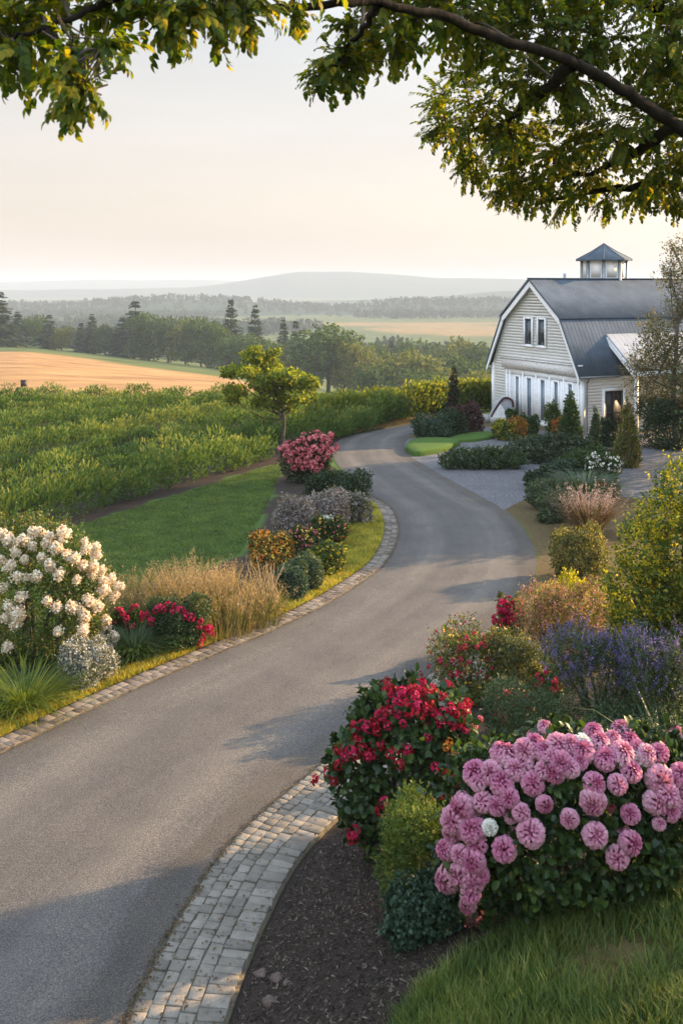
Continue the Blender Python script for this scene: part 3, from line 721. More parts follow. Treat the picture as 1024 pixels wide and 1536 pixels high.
# weathered beam across the gable and the panelled front under it
mb = MB(); bbox(mb, (.02, -.16, BEAM0), (6.55, .02, BEAM1)); bbox(mb, (-.05, -.20, BEAM1), (6.62, .02, BEAM1 + .06)); mb.build('beam', beam_m, barn)
mb = MB(); bbox(mb, (.14, -.012, 0), (6.35, .02, BEAM0))
for t in (.16, 1.28, 2.42, 3.55, 4.72, 5.9, 6.2): bbox(mb, (t, -.06, 0), (t + .13, -.008, BEAM0 - .02))
bbox(mb, (.29, -.05, .0), (6.2, -.009, .22)); bbox(mb, (.29, -.05, 2.42), (6.2, -.009, BEAM0 - .03))
mb.build('panel_front', trim_m, barn)
for t0, t1 in ((.66, .98), (1.78, 2.08), (2.85, 3.2), (4.0, 4.38), (5.1, 5.4)):
    mb = MB(); z0, z1 = (.28, 2.3) if t0 > 2.5 else (.9, 2.3)
    for lo, hi in (((t0 - .1, -.075, z0 - .06), (t0, -.01, z1 + .1)), ((t1, -.075, z0 - .06), (t1 + .1, -.01, z1 + .1)), ((t0, -.075, z1), (t1, -.01, z1 + .1)), ((t0, -.075, z0 - .06), (t1, -.01, z0))): bbox(mb, lo, hi)
    w = mb.build('window', trim_m, barn)
    mb = MB(); bbox(mb, (t0, -.03, z0), (t1, -.011, z1)); mb.build('pane', pane_m, w)
for t0, t1 in ((2.86, 3.42), (3.98, 4.56)):
    z0, z1 = 4.02, 5.34
    mb = MB()
    for lo, hi in (((t0 - .1, -.09, z0 - .02), (t0, -.02, z1 + .1)), ((t1, -.09, z0 - .02), (t1 + .1, -.02, z1 + .1)), ((t0, -.09, z1), (t1, -.02, z1 + .1)), ((t0 - .14, -.12, z0 - .1), (t1 + .14, -.02, z0 - .02)), ((t0, -.07, z0 - .02), (t1, -.02, z0 + .03))): bbox(mb, lo, hi)
    w = mb.build('window', trim_m, barn)
    mb = MB(); bbox(mb, (t0, -.04, z0 + .03), (t1, -.0305, z1)); mb.build('pane', glass_m, w)
# roof: two slopes a side with standing seams, overhanging the gable
def slope(mb, a, b, s0, s1, th=.09, seam=.22, mat=0):
    """a, b = (t, z) of the lower and upper edge"""
    a, b = np.array(a), np.array(b); d = nz(b - a); n = np.array([-d[1], d[0]]); n = n if n[1] > 0 else -n
    mb.prism([(a, 0), (b, 0), (b, 1), (a, 1)], lambda p: bp(*(p[0] + n * th * p[1])[[0]], s0, (p[0] + n * th * p[1])[1]), lambda p: bp(*(p[0] + n * th * p[1])[[0]], s1, (p[0] + n * th * p[1])[1]), mat=mat)
    s = s0 + .05
    while s < s1:
        A, B = a + n * (th - .002), b + n * (th - .002)
        q = [(A, 0), (B, 0), (B, 1), (A, 1)]
        mb.prism(q, lambda p: bp((p[0] + n * .006 * p[1])[0], s, (p[0] + n * .006 * p[1])[1]), lambda p: bp((p[0] + n * .006 * p[1])[0], s + .018, (p[0] + n * .006 * p[1])[1]), mat=mat)
        s += seam
OV = -.32
roof = MB()
M4 = 4.2
for sgn in (0, 1):
    f = (lambda t: t) if sgn == 0 else (lambda t: BW - t)
    slope(roof, (f(-.17), EAVE - .22), (f(INS), BRK + .04), OV, BL + .3)
    slope(roof, (f(INS - .14), BRK - .035), (f(BW / 2), RIDGE + .03), OV - .03, BL + .3)
bbox(roof, (BW / 2 - .12, OV - .03, RIDGE + .10), (BW / 2 + .12, BL + .3, RIDGE + .15))
roof_o = roof.build('roof', roof_m, barn)
# white rake boards under the roof edge
mb = MB()
for sgn in (0, 1):
    f = (lambda t: t) if sgn == 0 else (lambda t: BW - t)
    for (a, b) in (((-.16, EAVE - .24), (INS, BRK)), ((INS - .08, BRK - .04), (BW / 2, RIDGE))):
        A, B = np.array((f(a[0]), a[1])), np.array((f(b[0]), b[1])); dn = np.array([0, -.30])
        mb.prism([A, B, B + dn, A + dn], lambda p: bp(p[0], OV + .03, p[1]), lambda p: bp(p[0], OV + .10, p[1]))
mb.build('rake_board', trim_m, barn)
mb = MB(); bbox(mb, (-.12, OV + .1, EAVE - .36), (-.035, BL, EAVE - .14)); mb.build('eave_board', trim_m, barn)
mb = MB(); mb.tube([bp(-.23, OV, EAVE - .22), bp(-.23, 2.0, EAVE - .22)], .055, 8); mb.build('gutter', metal_m, barn)
mb = MB(); mb.tube(catmull([bp(-.23, .25, EAVE - .26), bp(-.15, .25, EAVE - .45), bp(-.075, .25, EAVE - .66), bp(-.075, .25, .1)], 4), .035, 7); mb.build('downpipe', metal_m, barn)
# doorway in the side wall
mb = MB()
for lo, hi in (((-.08, 1.18, 0), (-.002, 1.30, 2.12)), ((-.08, 2.40, 0), (-.002, 2.52, 2.12)), ((-.08, 1.30, 2.0), (-.002, 2.40, 2.12))): bbox(mb, lo, hi)
d = mb.build('door', trim_m, barn)
mb = MB(); bbox(mb, (-.012, 1.30, .02), (.012, 2.40, 2.0)); mb.build('dark_panel', dark_m, d)
mb = MB()
for lo, hi in (((-.05, 1.30, .02), (-.013, 1.40, 2.0)), ((-.05, 2.30, .02), (-.013, 2.40, 2.0)), ((-.05, 1.80, .02), (-.013, 1.88, 2.0)), ((-.05, 1.40, .9), (-.013, 2.30, .98))): bbox(mb, lo, hi)
mb.build('door_frame', dark_m, d)
mb = MB(); bbox(mb, (-.055, .62, 1.15), (-.032, .76, 1.35)); bbox(mb, (-.052, .675, .25), (-.034, .70, 1.15)); mb.build('meter_box', metal_m, barn)
# lean-to porch over the door
mb = MB(); slope(mb, (-1.22, 3.0), (.86, 4.62), 2.1, 8.5, .08, .3); mb.build('porch_roof', porch_m, barn)
mb = MB(); A, B, dn = np.array((-1.24, 2.98)), np.array((.80, 4.575)), np.array([0, -.26])
mb.prism([A, B, B + dn, A + dn], lambda p: bp(p[0], 2.04, p[1]), lambda p: bp(p[0], 2.095, p[1])); bbox(mb, (-1.28, 2.04, 2.74), (-1.225, 8.5, 2.99)); mb.build('porch_trim', trim_m, barn)
for s in (2.2, 5.2, 8.3):
    mb = MB(); bbox(mb, (-1.2, s, 0), (-1.04, s + .16, 2.96)); mb.build('post', trim_m, barn)
# octagonal cupola on the ridge
cup_c = bp(BW / 2 + 1.08, 5.3, 0); CR, CZ0, CZ1, CZ2 = 1.14, RIDGE - 1.5, 8.42, 9.28
def oc(k, r, z): a = (k + .5) * math.pi / 4 + .12; return np.array([cup_c[0] + r * math.cos(a), cup_c[1] + r * math.sin(a), z])
mb = MB()
V = [oc(k, CR, z) for z in (CZ0, CZ1) for k in range(8)]; mb.add(V, [[(k, (k + 1) % 8, 8 + (k + 1) % 8, 8 + k) for k in range(8)]])
cup = mb.build('cupola', trim_m, barn)
mb = MB()
for k in range(8): mb.tube([oc(k, CR + .01, CZ0), oc(k, CR + .01, CZ1)], .10, 6)
mb.build('corner_post', metal_m, cup)
for k in range(8):
    a, b_ = oc(k, CR, 0), oc(k + 1, CR, 0); d = nz(b_ - a); m_ = (a + b_) / 2; w = np.linalg.norm(b_ - a) / 2 - .17; o = nz(m_ - cup_c * [1, 1, 0])
    mb = MB(); Rk = np.column_stack([d, o, [0, 0, 1]]); mb.box((-w, -.01, RIDGE + .2), (w, .03, CZ1 - .1), (Rk, m_)); mb.build('pane', lit_m, cup)
mb = MB(); rr = [(CR + .30, CZ1 - .03), (CR + .32, CZ1 + .05), (.62, CZ1 + .50), (.10, CZ2 - .02), (.02, CZ2 + .05)]
V = [oc(k, r, z) for r, z in rr for k in range(8)]
mb.add(V, [[(i * 8 + k, i * 8 + (k + 1) % 8, i * 8 + 8 + (k + 1) % 8, i * 8 + 8 + k) for i in range(len(rr) - 1) for k in range(8)]])
mb.add([oc(k, CR + .3, CZ1 - .03) for k in range(8)] + [np.array([cup_c[0], cup_c[1], CZ1 - .03])], [[(k, (k + 1) % 8, 8) for k in range(8)]])
for k in range(8): mb.tube([oc(k, r + .01, z) for r, z in rr], .03, 5)
mb.build('cupola_roof', roof_m, cup)
mb = MB(); mb.tube([bp(BW / 2, 1.9, RIDGE), bp(BW / 2, 1.9, RIDGE + .38)], .07, 8); mb.build('vent_pipe', metal_m, barn)

# small white canvas shelter beside the barn
tp = px(751, 633); ten = thing('garden_shelter', 'small white canvas shelter with a dark red rim beside the barn corner', 'shelter', tp)
canvas_m = solid_mat('white_canvas', [(.62, .61, .60), (.74, .73, .71), (.80, .79, .77)], 5, .8, .1)
grey_c = solid_mat('grey_canvas', [(.24, .25, .27), (.33, .34, .36), (.40, .41, .42)], 5, .8, .1)
rim_m = solid_mat('dark_red_rim', [(.035, .012, .014), (.07, .02, .022), (.10, .03, .03)], 8, .7)
plinth_m = solid_mat('pale_plinth', [(.30, .29, .27), (.42, .40, .37), (.5, .48, .45)], 6, .85, .3)
mb = MB(); mb.box((-.62, -.45, 0), (.62, .45, .30)); mb.box((-1.5, -.30, 0), (-.66, .4, .36)); mb.build('plinth', plinth_m, ten)
prof = [(-.56, .30), (-.46, .52), (-.25, .88), (-.02, 1.18), (.14, 1.28), (.34, 1.26), (.52, 1.12), (.57, .8), (.58, .30)]
mb = MB(); n_ = len(prof)
V = [(x, y, z) for y in (-.36, .42) for x, z in prof]; mb.add(V, [[(i, i + 1, n_ + i + 1, n_ + i) for i in range(n_ - 1)]])
mb.build('cover', grey_c, ten, True)
mb = MB(); mb.prism([(-.55, .30), (-.02, 1.16), (.14, 1.26), (.34, 1.24), (.51, 1.1), (.56, .30)], lambda p: (p[0], -.34, p[1]), lambda p: (p[0], -.30, p[1])); mb.build('back_panel', grey_c, ten)
mb = MB(); mb.prism([(-.54, .30), (-.10, .98), (.36, .30)], lambda p: (p[0], -.39, p[1]), lambda p: (p[0], -.355, p[1])); mb.build('front_panel', canvas_m, ten)
mb = MB(); mb.tube(catmull([(x, -.37, z + .01) for x, z in prof[:8]], 4), .055, 6); mb.build('rim', rim_m, ten)
mp_ = px(36, 582); 
mb = MB(); mb.box((-.17, -.17, 0), (.17, .17, .42)); mb.box((-.2, -.2, .42), (.2, .2, .47)); mb.box((-.14, -.14, -.15), (-.08, -.08, 0.0)); 
bx = mb.build('wooden_box', dark_m, None, loc=mp_ + np.array([0, 0, .12])); tag(bx, 'small dark box standing alone at the near edge of the golden field', 'box')

# ================================================================== PLANT KINDS
bark_m = solid_mat('bark', [(.03, .022, .016), (.065, .048, .036), (.11, .085, .065)], 9, .9, .7, 22, stretch=(1, 1, .25))
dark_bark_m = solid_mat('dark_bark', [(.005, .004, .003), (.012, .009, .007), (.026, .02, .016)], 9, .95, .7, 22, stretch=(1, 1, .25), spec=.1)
pale_bark_m = solid_mat('pale_bark', [(.09, .075, .06), (.16, .14, .115), (.24, .21, .18)], 9, .9, .6, 22, stretch=(1, 1, .3))
twig_m = solid_mat('twig', [(.035, .025, .015), (.07, .05, .03), (.10, .075, .05)], 12, .9)
GR = {
 'dark': [(.010, .028, .009), (.022, .05, .014), (.04, .075, .02)],
 'mid': [(.02, .05, .012), (.045, .09, .02), (.08, .13, .032)],
 'fresh': [(.035, .08, .015), (.075, .135, .026), (.14, .19, .04)],
 'yellow': [(.11, .17, .018), (.30, .32, .03), (.54, .48, .045), (.70, .58, .06)],
 'lime': [(.07, .13, .025), (.13, .20, .04), (.22, .27, .06)],
 'sage': [(.04, .07, .035), (.08, .12, .06), (.14, .18, .10)],
 'blue': [(.02, .05, .035), (.04, .085, .055), (.08, .13, .085)],
 'olive': [(.035, .055, .014), (.09, .11, .026), (.19, .18, .046), (.30, .25, .08)],
 'purplegrey': [(.10, .085, .10), (.21, .18, .20), (.36, .31, .32), (.46, .41, .40)],
 'burgundy': [(.03, .012, .014), (.07, .025, .028), (.13, .06, .05)],
 'bronze': [(.08, .05, .03), (.22, .13, .08), (.40, .26, .18), (.50, .37, .27)],
 'pinkish': [(.10, .065, .05), (.24, .13, .11), (.42, .23, .20), (.48, .33, .20)],
 'orange': [(.06, .07, .015), (.20, .13, .02), (.42, .22, .03), (.45, .14, .03)],
 'cypress': [(.04, .07, .014), (.09, .12, .022), (.19, .20, .035), (.26, .23, .05)],
 'silver': [(.05, .06, .05), (.13, .14, .13), (.30, .31, .29), (.55, .55, .53)],
}
LM = {k: leaf_mat(k + '_leaf', v, {'dark': .25, 'yellow': .62, 'fresh': .5, 'olive': .45, 'pinkish': .45, 'bronze': .45, 'lime': .45}.get(k, .36), .5 if k != 'dark' else .42) for k, v in GR.items()}
def petal_mat(name, cols, trans=.3):
    return leaf_mat(name + '_petal', cols, trans, .55, (1.1, .95, .85), 9, .2)
PM = {
 'pink': petal_mat('pink', [(.38, .08, .19), (.54, .18, .33), (.63, .31, .45), (.70, .44, .56)]),
 'palepink': petal_mat('palepink', [(.44, .13, .25), (.60, .26, .40), (.69, .40, .53), (.75, .55, .64)]),
 'cream': petal_mat('cream', [(.66, .52, .40), (.78, .68, .54), (.84, .78, .68), (.84, .81, .76)]),
 'white': petal_mat('white', [(.66, .65, .64), (.80, .79, .77), (.86, .85, .83)]),
 'red': petal_mat('red', [(.20, .004, .016), (.38, .008, .03), (.52, .02, .05), (.60, .05, .09)]),
 'crimson': petal_mat('crimson', [(.32, .005, .04), (.50, .012, .08), (.62, .04, .13)]),
 'rose': petal_mat('rose', [(.40, .06, .10), (.60, .14, .18), (.70, .28, .30)]),
 'orange': petal_mat('orange', [(.55, .10, .02), (.70, .26, .03), (.75, .42, .06)]),
 'gold': petal_mat('gold', [(.50, .32, .03), (.68, .48, .06), (.72, .58, .14)]),
 'violet': petal_mat('violet', [(.085, .065, .22), (.15, .12, .33), (.22, .18, .42), (.30, .25, .44)]),
 'peach': petal_mat('peach', [(.55, .30, .20), (.68, .44, .32), (.74, .56, .44)]),
}
def golden(n):
    i = np.arange(n); return i * 2.399963
def bloom_ball(mname, seed, R=1.0, n=230, squash=.95, wide=138):
    """a full double bloom: rings of cupped petals opening round its axis (+Z)"""
    r = np.random.default_rng(seed); b = MB()
    f = np.sqrt((np.arange(n) + .5) / n); th = np.radians(f * wide); a = golden(n) + r.normal(size=n) * .15
    O = np.stack([np.sin(th) * np.cos(a), np.sin(th) * np.sin(a), np.cos(th)], 1)
    P = O * np.array([.80, .80, .80 * squash]) * R * (.88 + .12 * r.random(n))[:, None]
    T = np.stack([np.cos(th) * np.cos(a), np.cos(th) * np.sin(a), -np.sin(th)], 1)
    D = O * .62 + T * .75 + rdir(r, n) * .14
    leaves(b, P - D * .1 * R, D, O + rdir(r, n) * .2, .36 * R * (.75 + .4 * f), .27 * R * (.7 + .5 * f), PETAL, np.clip(f * .75 + .25 * r.random(n), 0, 1))
    n2 = 26; d2 = rdir(r, n2); d2[:, 2] = np.abs(d2[:, 2])
    leaves(b, np.zeros((n2, 3)) + [0, 0, .25 * R], d2, rdir(r, n2), .6 * R, .5 * R, PETAL, .1 * r.random(n2))
    return b.mesh(mname + '_bloom', PM[mname])
def panicle(mname, seed, n=260, lx=.62, lz=1.0, pet=.22):
    """a blunt cone of many florets"""
    r = np.random.default_rng(seed); b = MB(); O = rdir(r, n)
    z = r.random(n); rad = (1 - .62 * z ** 1.6) * lx
    a = r.uniform(0, 6.283, n)
    lump = 1 + .14 * np.sin(a * 3 + z * 9)
    P = np.stack([np.cos(a) * rad * lump, np.sin(a) * rad * lump, (z - .35) * 1.3 * lz], 1) * (r.random(n) ** .25)[:, None]
    O = nz(np.stack([np.cos(a), np.sin(a), z * 1.2 - .2], 1))
    leaves(b, P, O * .25 + rdir(r, n), O + rdir(r, n) * .4, pet * r.uniform(.7, 1.3, n), pet * .9, PETAL, r.random(n))
    return b.mesh(mname + '_panicle', PM[mname])
def truss(mname, seed, flowers=21, R=1.0):
    """a domed head of five-petalled flowers"""
    r = np.random.default_rng(seed); b = MB()
    for i in range(flowers):
        o = nz(np.array([r.normal() * .75, r.normal() * .75, r.uniform(-.1, 1)])); c = o * R * np.array([.78, .78, .6]) * r.uniform(.7, 1.1)
        x = nz(np.cross(o, [.3, .5, .8])); y = np.cross(o, x); a = np.arange(6) / 6 * 6.283 + r.uniform(0, 6)
        D = np.cos(a)[:, None] * x + np.sin(a)[:, None] * y + o * r.uniform(.25, .7)
        leaves(b, np.tile(c, (6, 1)), D, np.tile(o, (6, 1)) + rdir(r, 6) * .3, R * .33 * r.uniform(.75, 1.25), R * .25, PETAL, np.clip(r.random() * .8 + .25 * r.random(6), 0, 1))
    return b.mesh(mname + '_truss', PM[mname])
BLOOM = {}
def blooms(kind, mname):
    k = (kind, mname)
    if k not in BLOOM:
        fn = {'ball': bloom_ball, 'panicle': panicle, 'truss': truss}[kind]
        BLOOM[k] = [fn(mname, 100 + i * 7 + len(BLOOM)) for i in range(3)]
    return BLOOM[k]
BNAME = {'ball': 'bloom', 'panicle': 'flower_panicle', 'truss': 'flower_head'}
def put_bloom(rng, kind, mname, root, p, o, size, lean=.35, lift=.0):
    d = Vector(nz(o + np.array([0, -.15, lean]) + rng.normal(size=3) * .28))
    q = d.to_track_quat('Z', 'Y').to_euler(); q.rotate_axis('Z', rng.uniform(0, 6.28))
    return link(BNAME[kind], blooms(kind, mname)[rng.integers(3)], root, np.asarray(p) + np.asarray(o) * lift, q, size * rng.uniform(.88, 1.14))

SEED = [500]
def shrub(name, label, cat, u, v, w, h, mat, lf=(.05, .028), cov=2.3, k=7, group=None, depth=None, tmpl=LEAF, base=None, cap=15000, mats=None,
          squat=.5, up=.25, spiky=.7, heads=(), small=(), blm=(), stem=True, lumps=None, vy=.8, jit=.3, sprig=.42):
    """a leafy shrub whose front foot stands at the photo point (u, v), w x h photo pixels in size.
    heads: (kind, petal, n, size, low) spread over it; small: (petal, n, size, low) loose little flowers; blm: (kind, petal, size, [(u, v)...])"""
    SEED[0] += 1; rng = np.random.default_rng(SEED[0])
    f = px(u, v) if base is None else np.asarray(base, float); s = f[1] / F
    rx, hh = w * s / 2, h * s * 1.0; ry = rx * vy
    c = f.copy() if base is not None else f + np.array([0, ry * .75, 0]); c[2] = float(G(c[0], c[1]))
    c[0] = (u - 512) / F * c[1] if base is None else c[0]
    hh = (f[2] + hh * c[1] / f[1] * 1.0 - c[2]) if base is None else hh
    hh = max(hh, .12); rx *= c[1] / f[1] if base is None else 1
    root = thing(name, label, cat, c, group)
    L = lumps_of(rng, rx, ry, hh, k, squat) if lumps is None else np.array([[a * rx, b_ * ry, z * hh, x * rx, y * ry, q * hh] for a, b_, z, x, y, q in lumps])
    m = 2.9 * s                                                       # never smaller than about a pixel and a half of the final picture
    l0, w0 = max(lf[0], m * 1.15), max(lf[1], m * .62)
    area = 2 * math.pi * ((rx * ry) ** .8 + 2 * (rx * hh) ** .8) / 3 * 1.15
    n = int(min(cap, cov * area / (l0 * w0 * .5)))
    mats_ = mats or [(mat, 1.0)]
    fol = None
    for j, (mm, fr) in enumerate(mats_):
        b = foliage(rng, L, int(n * fr), l0, w0, tmpl, up, spiky=spiky, jit=jit, sprig=sprig)
        fol = b.build('foliage', LM[mm], root)
    if stem: stems(rng, L, max(.012, .02 * hh), twig_m, root)
    for kind, pm, cnt, size, low in heads:
        P, O = sample_lumps(rng, L, cnt * 6, .08); kk = [i for i in range(len(P)) if P[i, 2] > low * hh and O[i, 1] < .55][:cnt]
        for i in kk: put_bloom(rng, kind, pm, root, P[i], O[i], max(size, 1.6 * s), .5, size * .25)
    for pm, cnt, size, low in small:
        P, O = sample_lumps(rng, L, cnt * 5, .12); kk = P[:, 2] > low * hh; P, O = P[kk][:cnt], O[kk][:cnt]
        P = P + O * .02; b = MB(); sz = max(size, 1.9 * s)
        for _ in range(3): leaves(b, P, rdir(rng, len(P)) + O * .4, O + rdir(rng, len(P)) * .3, sz * rng.uniform(.6, 1.3, len(P)), sz * .8, PETAL, rng.random(len(P)))
        o = b.build('small_blossom', PM[pm], root); o['kind'] = 'stuff'
    for kind, pm, size, pts in blm:
        for (a, b_) in pts:
            p, o = hit_lumps(a, b_, c, L, c[1]); put_bloom(rng, kind, pm, root, p, o, size * rng.uniform(.78, 1.12), .3, size * rng.uniform(.25, .6))
    return root, L, c

def clump(name, label, cat, u, v, w, h, mat, n, bw, lean=.8, group=None, head=None, tm=BLADE, mats=None, base=None, hv=.25, kind=None):
    """a tuft of long blades; head = (petal, share, count, size) puts seed heads or flowers along the upper part"""
    SEED[0] += 1; rng = np.random.default_rng(SEED[0])
    f = px(u, v) if base is None else np.asarray(base, float); s = f[1] / F; rx, hh = w * s / 2, h * s
    c = f + (np.array([0, rx * .4, 0]) if base is None else 0); c[2] = float(G(c[0], c[1]))
    root = thing(name, label, cat, c, group)
    a = rng.uniform(0, 6.283, n); q = rng.random(n) ** .6
    foot = np.stack([np.cos(a) * rx * .45 * q, np.sin(a) * rx * .45 * q, -.03 + 0 * a], 1)
    out = np.stack([np.cos(a), np.sin(a), 0 * a], 1); le = lean * (.25 + .75 * q)[:, None] * rng.uniform(.6, 1.2, (n, 1))
    D = nz(out * le + np.array([0, 0, 1]) + rng.normal(size=(n, 3)) * .10)
    L = hh * (1 + hv * rng.normal(size=n)).clip(.4, 1.35) / np.maximum(D[:, 2], .45) * .86
    b = MB(); leaves(b, foot, D, -out + rdir(rng, n) * .25 + np.array([0, 0, .4]), L, max(bw, 1.5 * s), tm, rng.random(n))
    b.build('foliage', LM[mat] if mat in LM else mat, root)
    if head:
        pm, share, cnt, size, span = head
        b = MB(); i = rng.choice(n, int(n * share)); i = np.repeat(i, cnt); t = 1 - span * rng.random(len(i)) ** 1.2
        P = foot[i] + D[i] * (L[i] * t)[:, None] + (-out[i]) * 0 + rng.normal(size=(len(i), 3)) * size * .35
        leaves(b, P, D[i] * .6 + rdir(rng, len(i)), rdir(rng, len(i)), max(size, 2 * s) * rng.uniform(.6, 1.3, len(i)), max(size, 2 * s) * .6, PETAL, rng.random(len(i)))
        o = b.build('flower_spike', PM[pm] if pm in PM else LM[pm], root); o['kind'] = 'stuff'
    return root

def cone_lumps(n=7, w=.95):
    L = []
    for i in range(n):
        t = i / (n - 1); r = (1 - t) ** .75 * w + .08
        L.append((.12 * math.sin(i * 2.2) * r, .1 * math.cos(i * 1.7) * r, .14 + .78 * t, r * .8, r * .8, .17 + .05 * (1 - t)))
    return L

# ================================================================== TREES
def limbs_tree(name, label, cat, base, trunk, lumps, r0, mat, lf, n, bark, group=None, tmpl=LEAF, seed=1, depth=.75, up=.05, fork=.5, spiky=.9, cap=60000, extra=()):
    rng = np.random.default_rng(seed); root = thing(name, label, cat, base, group)
    mb = MB(); tr = catmull(trunk, 6); mb.tube(tr, np.linspace(r0, r0 * .5, len(tr)) * (1 + .5 * np.exp(-np.arange(len(tr)) * .7)), 9); mb.build('trunk', bark, root, True)
    top = np.asarray(trunk[-1], float)
    for e in lumps:
        c = np.asarray(e[:3]); st = tr[int(len(tr) * rng.uniform(fork, .98)) - 1]
        mid = st * .5 + c * .5 + np.array([0, 0, -.08 * np.linalg.norm(c - st)]) + rng.normal(size=3) * .06 * np.linalg.norm(c - st)
        b = MB(); b.tube(catmull([st, mid, c], 5), np.linspace(r0 * .42, r0 * .10, 11), 6)
        for _ in range(5):
            d = rdir(rng, 1)[0] * np.asarray(e[3:6]) * .85; b.tube(catmull([mid * .4 + c * .6, c + d * .4, c + d], 3), np.linspace(r0 * .13, r0 * .03, 7), 4)
        b.build('limb', bark, root)
    L = np.array(lumps); b = foliage(rng, L, min(n, cap), lf[0], lf[1], tmpl, up, depth=depth, spiky=spiky, zmin=-50)
    b.build('crown', mat, root)
    return root

# the small spreading tree by the bend
bt = px(425, 684); k_ = bt[1] / F
def sm(u, v, dy, rx, rz, ry=None): return ((u - 425) * 1.08 * k_, dy * 1.3, (684 - v) * k_, rx * .9 * k_, rx * .9 * k_, rz * .72 * k_)
limbs_tree('ornamental_tree', 'small spreading tree with a layered yellow-green crown at the bend beside the pink shrub', 'tree', bt,
           [(0, 0, -.1), (-.02, .02, .7), (.03, 0, 1.4), (-.05, .05, 2.1), (-.1, .1, 2.9)],
           [sm(385, 535, .2, 24, 11), sm(372, 556, -.3, 27, 12), sm(350, 560, .4, 18, 10), sm(358, 585, 0, 22, 10), sm(352, 600, .4, 16, 9), sm(402, 550, .5, 26, 14), sm(425, 562, -.4, 28, 15), sm(445, 572, .3, 27, 14),
            sm(462, 575, 0, 17, 12), sm(440, 592, -.3, 26, 12), sm(412, 585, .4, 28, 14), sm(398, 605, -.2, 20, 9), sm(425, 608, .2, 22, 9), sm(455, 598, .5, 18, 9), sm(395, 570, -.5, 24, 13), sm(385, 525, -.1, 13, 7), sm(410, 530, .3, 14, 7)],
           .085, leaf_mat('ornamental_leaf', [(.05, .11, .018), (.12, .19, .026), (.22, .27, .034), (.38, .36, .045)], .6, clump=1.0), (.125, .075), 13000, bark_m, seed=41)

# the small-leaved tree in front of the barn
bt = np.array([14.6, 43.0, 0.0]); k_ = 43.0 / F
def sm2(u, v, dy, rx, rz, ry=None): return ((u - 1012.8) * k_, dy, (670 - v) * k_, rx * k_, (ry or rx) * k_, rz * k_)
limbs_tree('olive_tree', 'small-leaved bronze-green tree with a pale trunk in front of the barn porch', 'tree', bt,
           [(0, 0, -.1), (-.05, .05, 1.2), (-.12, 0, 2.6), (.05, .1, 4.2), (.15, .1, 6.5)],
           [sm2(975, 525, -.4, 30, 32), sm2(962, 560, .2, 26, 30), sm2(985, 490, .2, 26, 24), sm2(1005, 520, .5, 34, 36), sm2(1000, 570, -.4, 34, 30), sm2(1030, 545, -.2, 36, 40), sm2(975, 595, .3, 24, 18), sm2(1012, 600, .2, 28, 16),
            sm2(1060, 520, .3, 34, 40), sm2(1055, 580, 0, 32, 30), sm2(1020, 460, 0, 24, 22), sm2(1010, 425, .2, 22, 18), sm2(1030, 395, -.2, 32, 26), sm2(1012, 372, .2, 16, 13), sm2(1060, 420, .2, 36, 34), sm2(1045, 360, 0, 20, 16), sm2(1060, 470, -.2, 34, 28), sm2(950, 545, 0, 14, 12), sm2(1000, 405, -.3, 15, 12)],
           .13, leaf_mat('olive_leaf', [(.05, .065, .022), (.11, .12, .04), (.20, .18, .075), (.32, .25, .13)], .45, clump=1.6), (.09, .055), 24000, pale_bark_m, seed=42)

# the big tree whose branches reach over the picture
def spray_template(seed, n=15):
    """a drooping leafy twig one unit long"""
    r = np.random.default_rng(seed); b = MB()
    t = np.linspace(.12, 1, n); side = np.where(np.arange(n) % 2, 1, -1)
    P = np.stack([0 * t, t, -.22 * t ** 2], 1)
    D = np.stack([side * .85 * (1 - t * .6), .55 + .3 * t, -.3 - .55 * r.random(n)], 1) + r.normal(size=(n, 3)) * .18
    leaves(b, P + r.normal(size=(n, 3)) * .02, D, np.tile([0, .1, 1.0], (n, 1)) + rdir(r, n) * .35, .215 * r.uniform(.75, 1.2, n), .135, OVATE, r.random(n))
    return np.vstack(b.v), [np.vstack(b.f[3]), np.vstack(b.f[4])], np.concatenate(b.r)
TB = np.array([6.4, 10.2, 0.0]); TB[2] = float(G(TB[0], TB[1]))
over = thing('overhanging_tree', 'large leafy tree outside the frame whose dark branches hang across the top of the picture', 'tree', TB)
mb = MB(); tk = [(0, 0, -.3), (.05, .0, 1.5), (-.05, .1, 3.2), (-.25, .05, 4.8)]
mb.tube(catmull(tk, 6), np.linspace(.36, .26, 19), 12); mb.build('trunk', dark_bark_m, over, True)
def W(p): return at(*p) - TB
LIMBS = [([tk[-1], W((1130, 260, 9.6)), W((1024, 196, 9.2)), W((940, 138, 8.8)), W((850, 92, 8.4)), W((700, 40, 7.8)), W((570, 5, 7.2)), W((420, 14, 6.7)), W((330, 12, 6.3)), W((240, -25, 6.0))], .08, .013),
         ([tk[-1], W((1150, 120, 10)), W((980, 10, 10)), W((800, -60, 9.6)), W((640, -110, 9.0))], .10, .02),
         ([tk[-1] + np.array([0, 0, -.6]), W((1150, 330, 11.2)), W((1024, 280, 11)), W((930, 283, 10.8)), W((820, 300, 10.7))], .10, .02),
         ([W((860, 96, 8.4)), W((800, 150, 9.6)), W((740, 190, 10.4)), W((670, 190, 10.9))], .06, .012),
         ([W((1010, 190, 9.2)), W((950, 230, 10)), W((880, 260, 10.6)), W((790, 270, 10.8))], .06, .012),
         ([W((570, 5, 7.2)), W((540, 50, 7.6)), W((500, 105, 8.0))], .035, .008),
         ([W((260, -20, 6.0)), W((160, 5, 5.9)), W((70, 42, 5.8)), W((10, 62, 5.8))], .03, .010),
         ([W((70, 42, 5.8)), W((100, 80, 5.5)), W((115, 140, 5.4))], .014, .006),
         ([W((300, 10, 6.2)), W((250, 20, 6.0)), W((225, 45, 6.0))], .018, .006)]
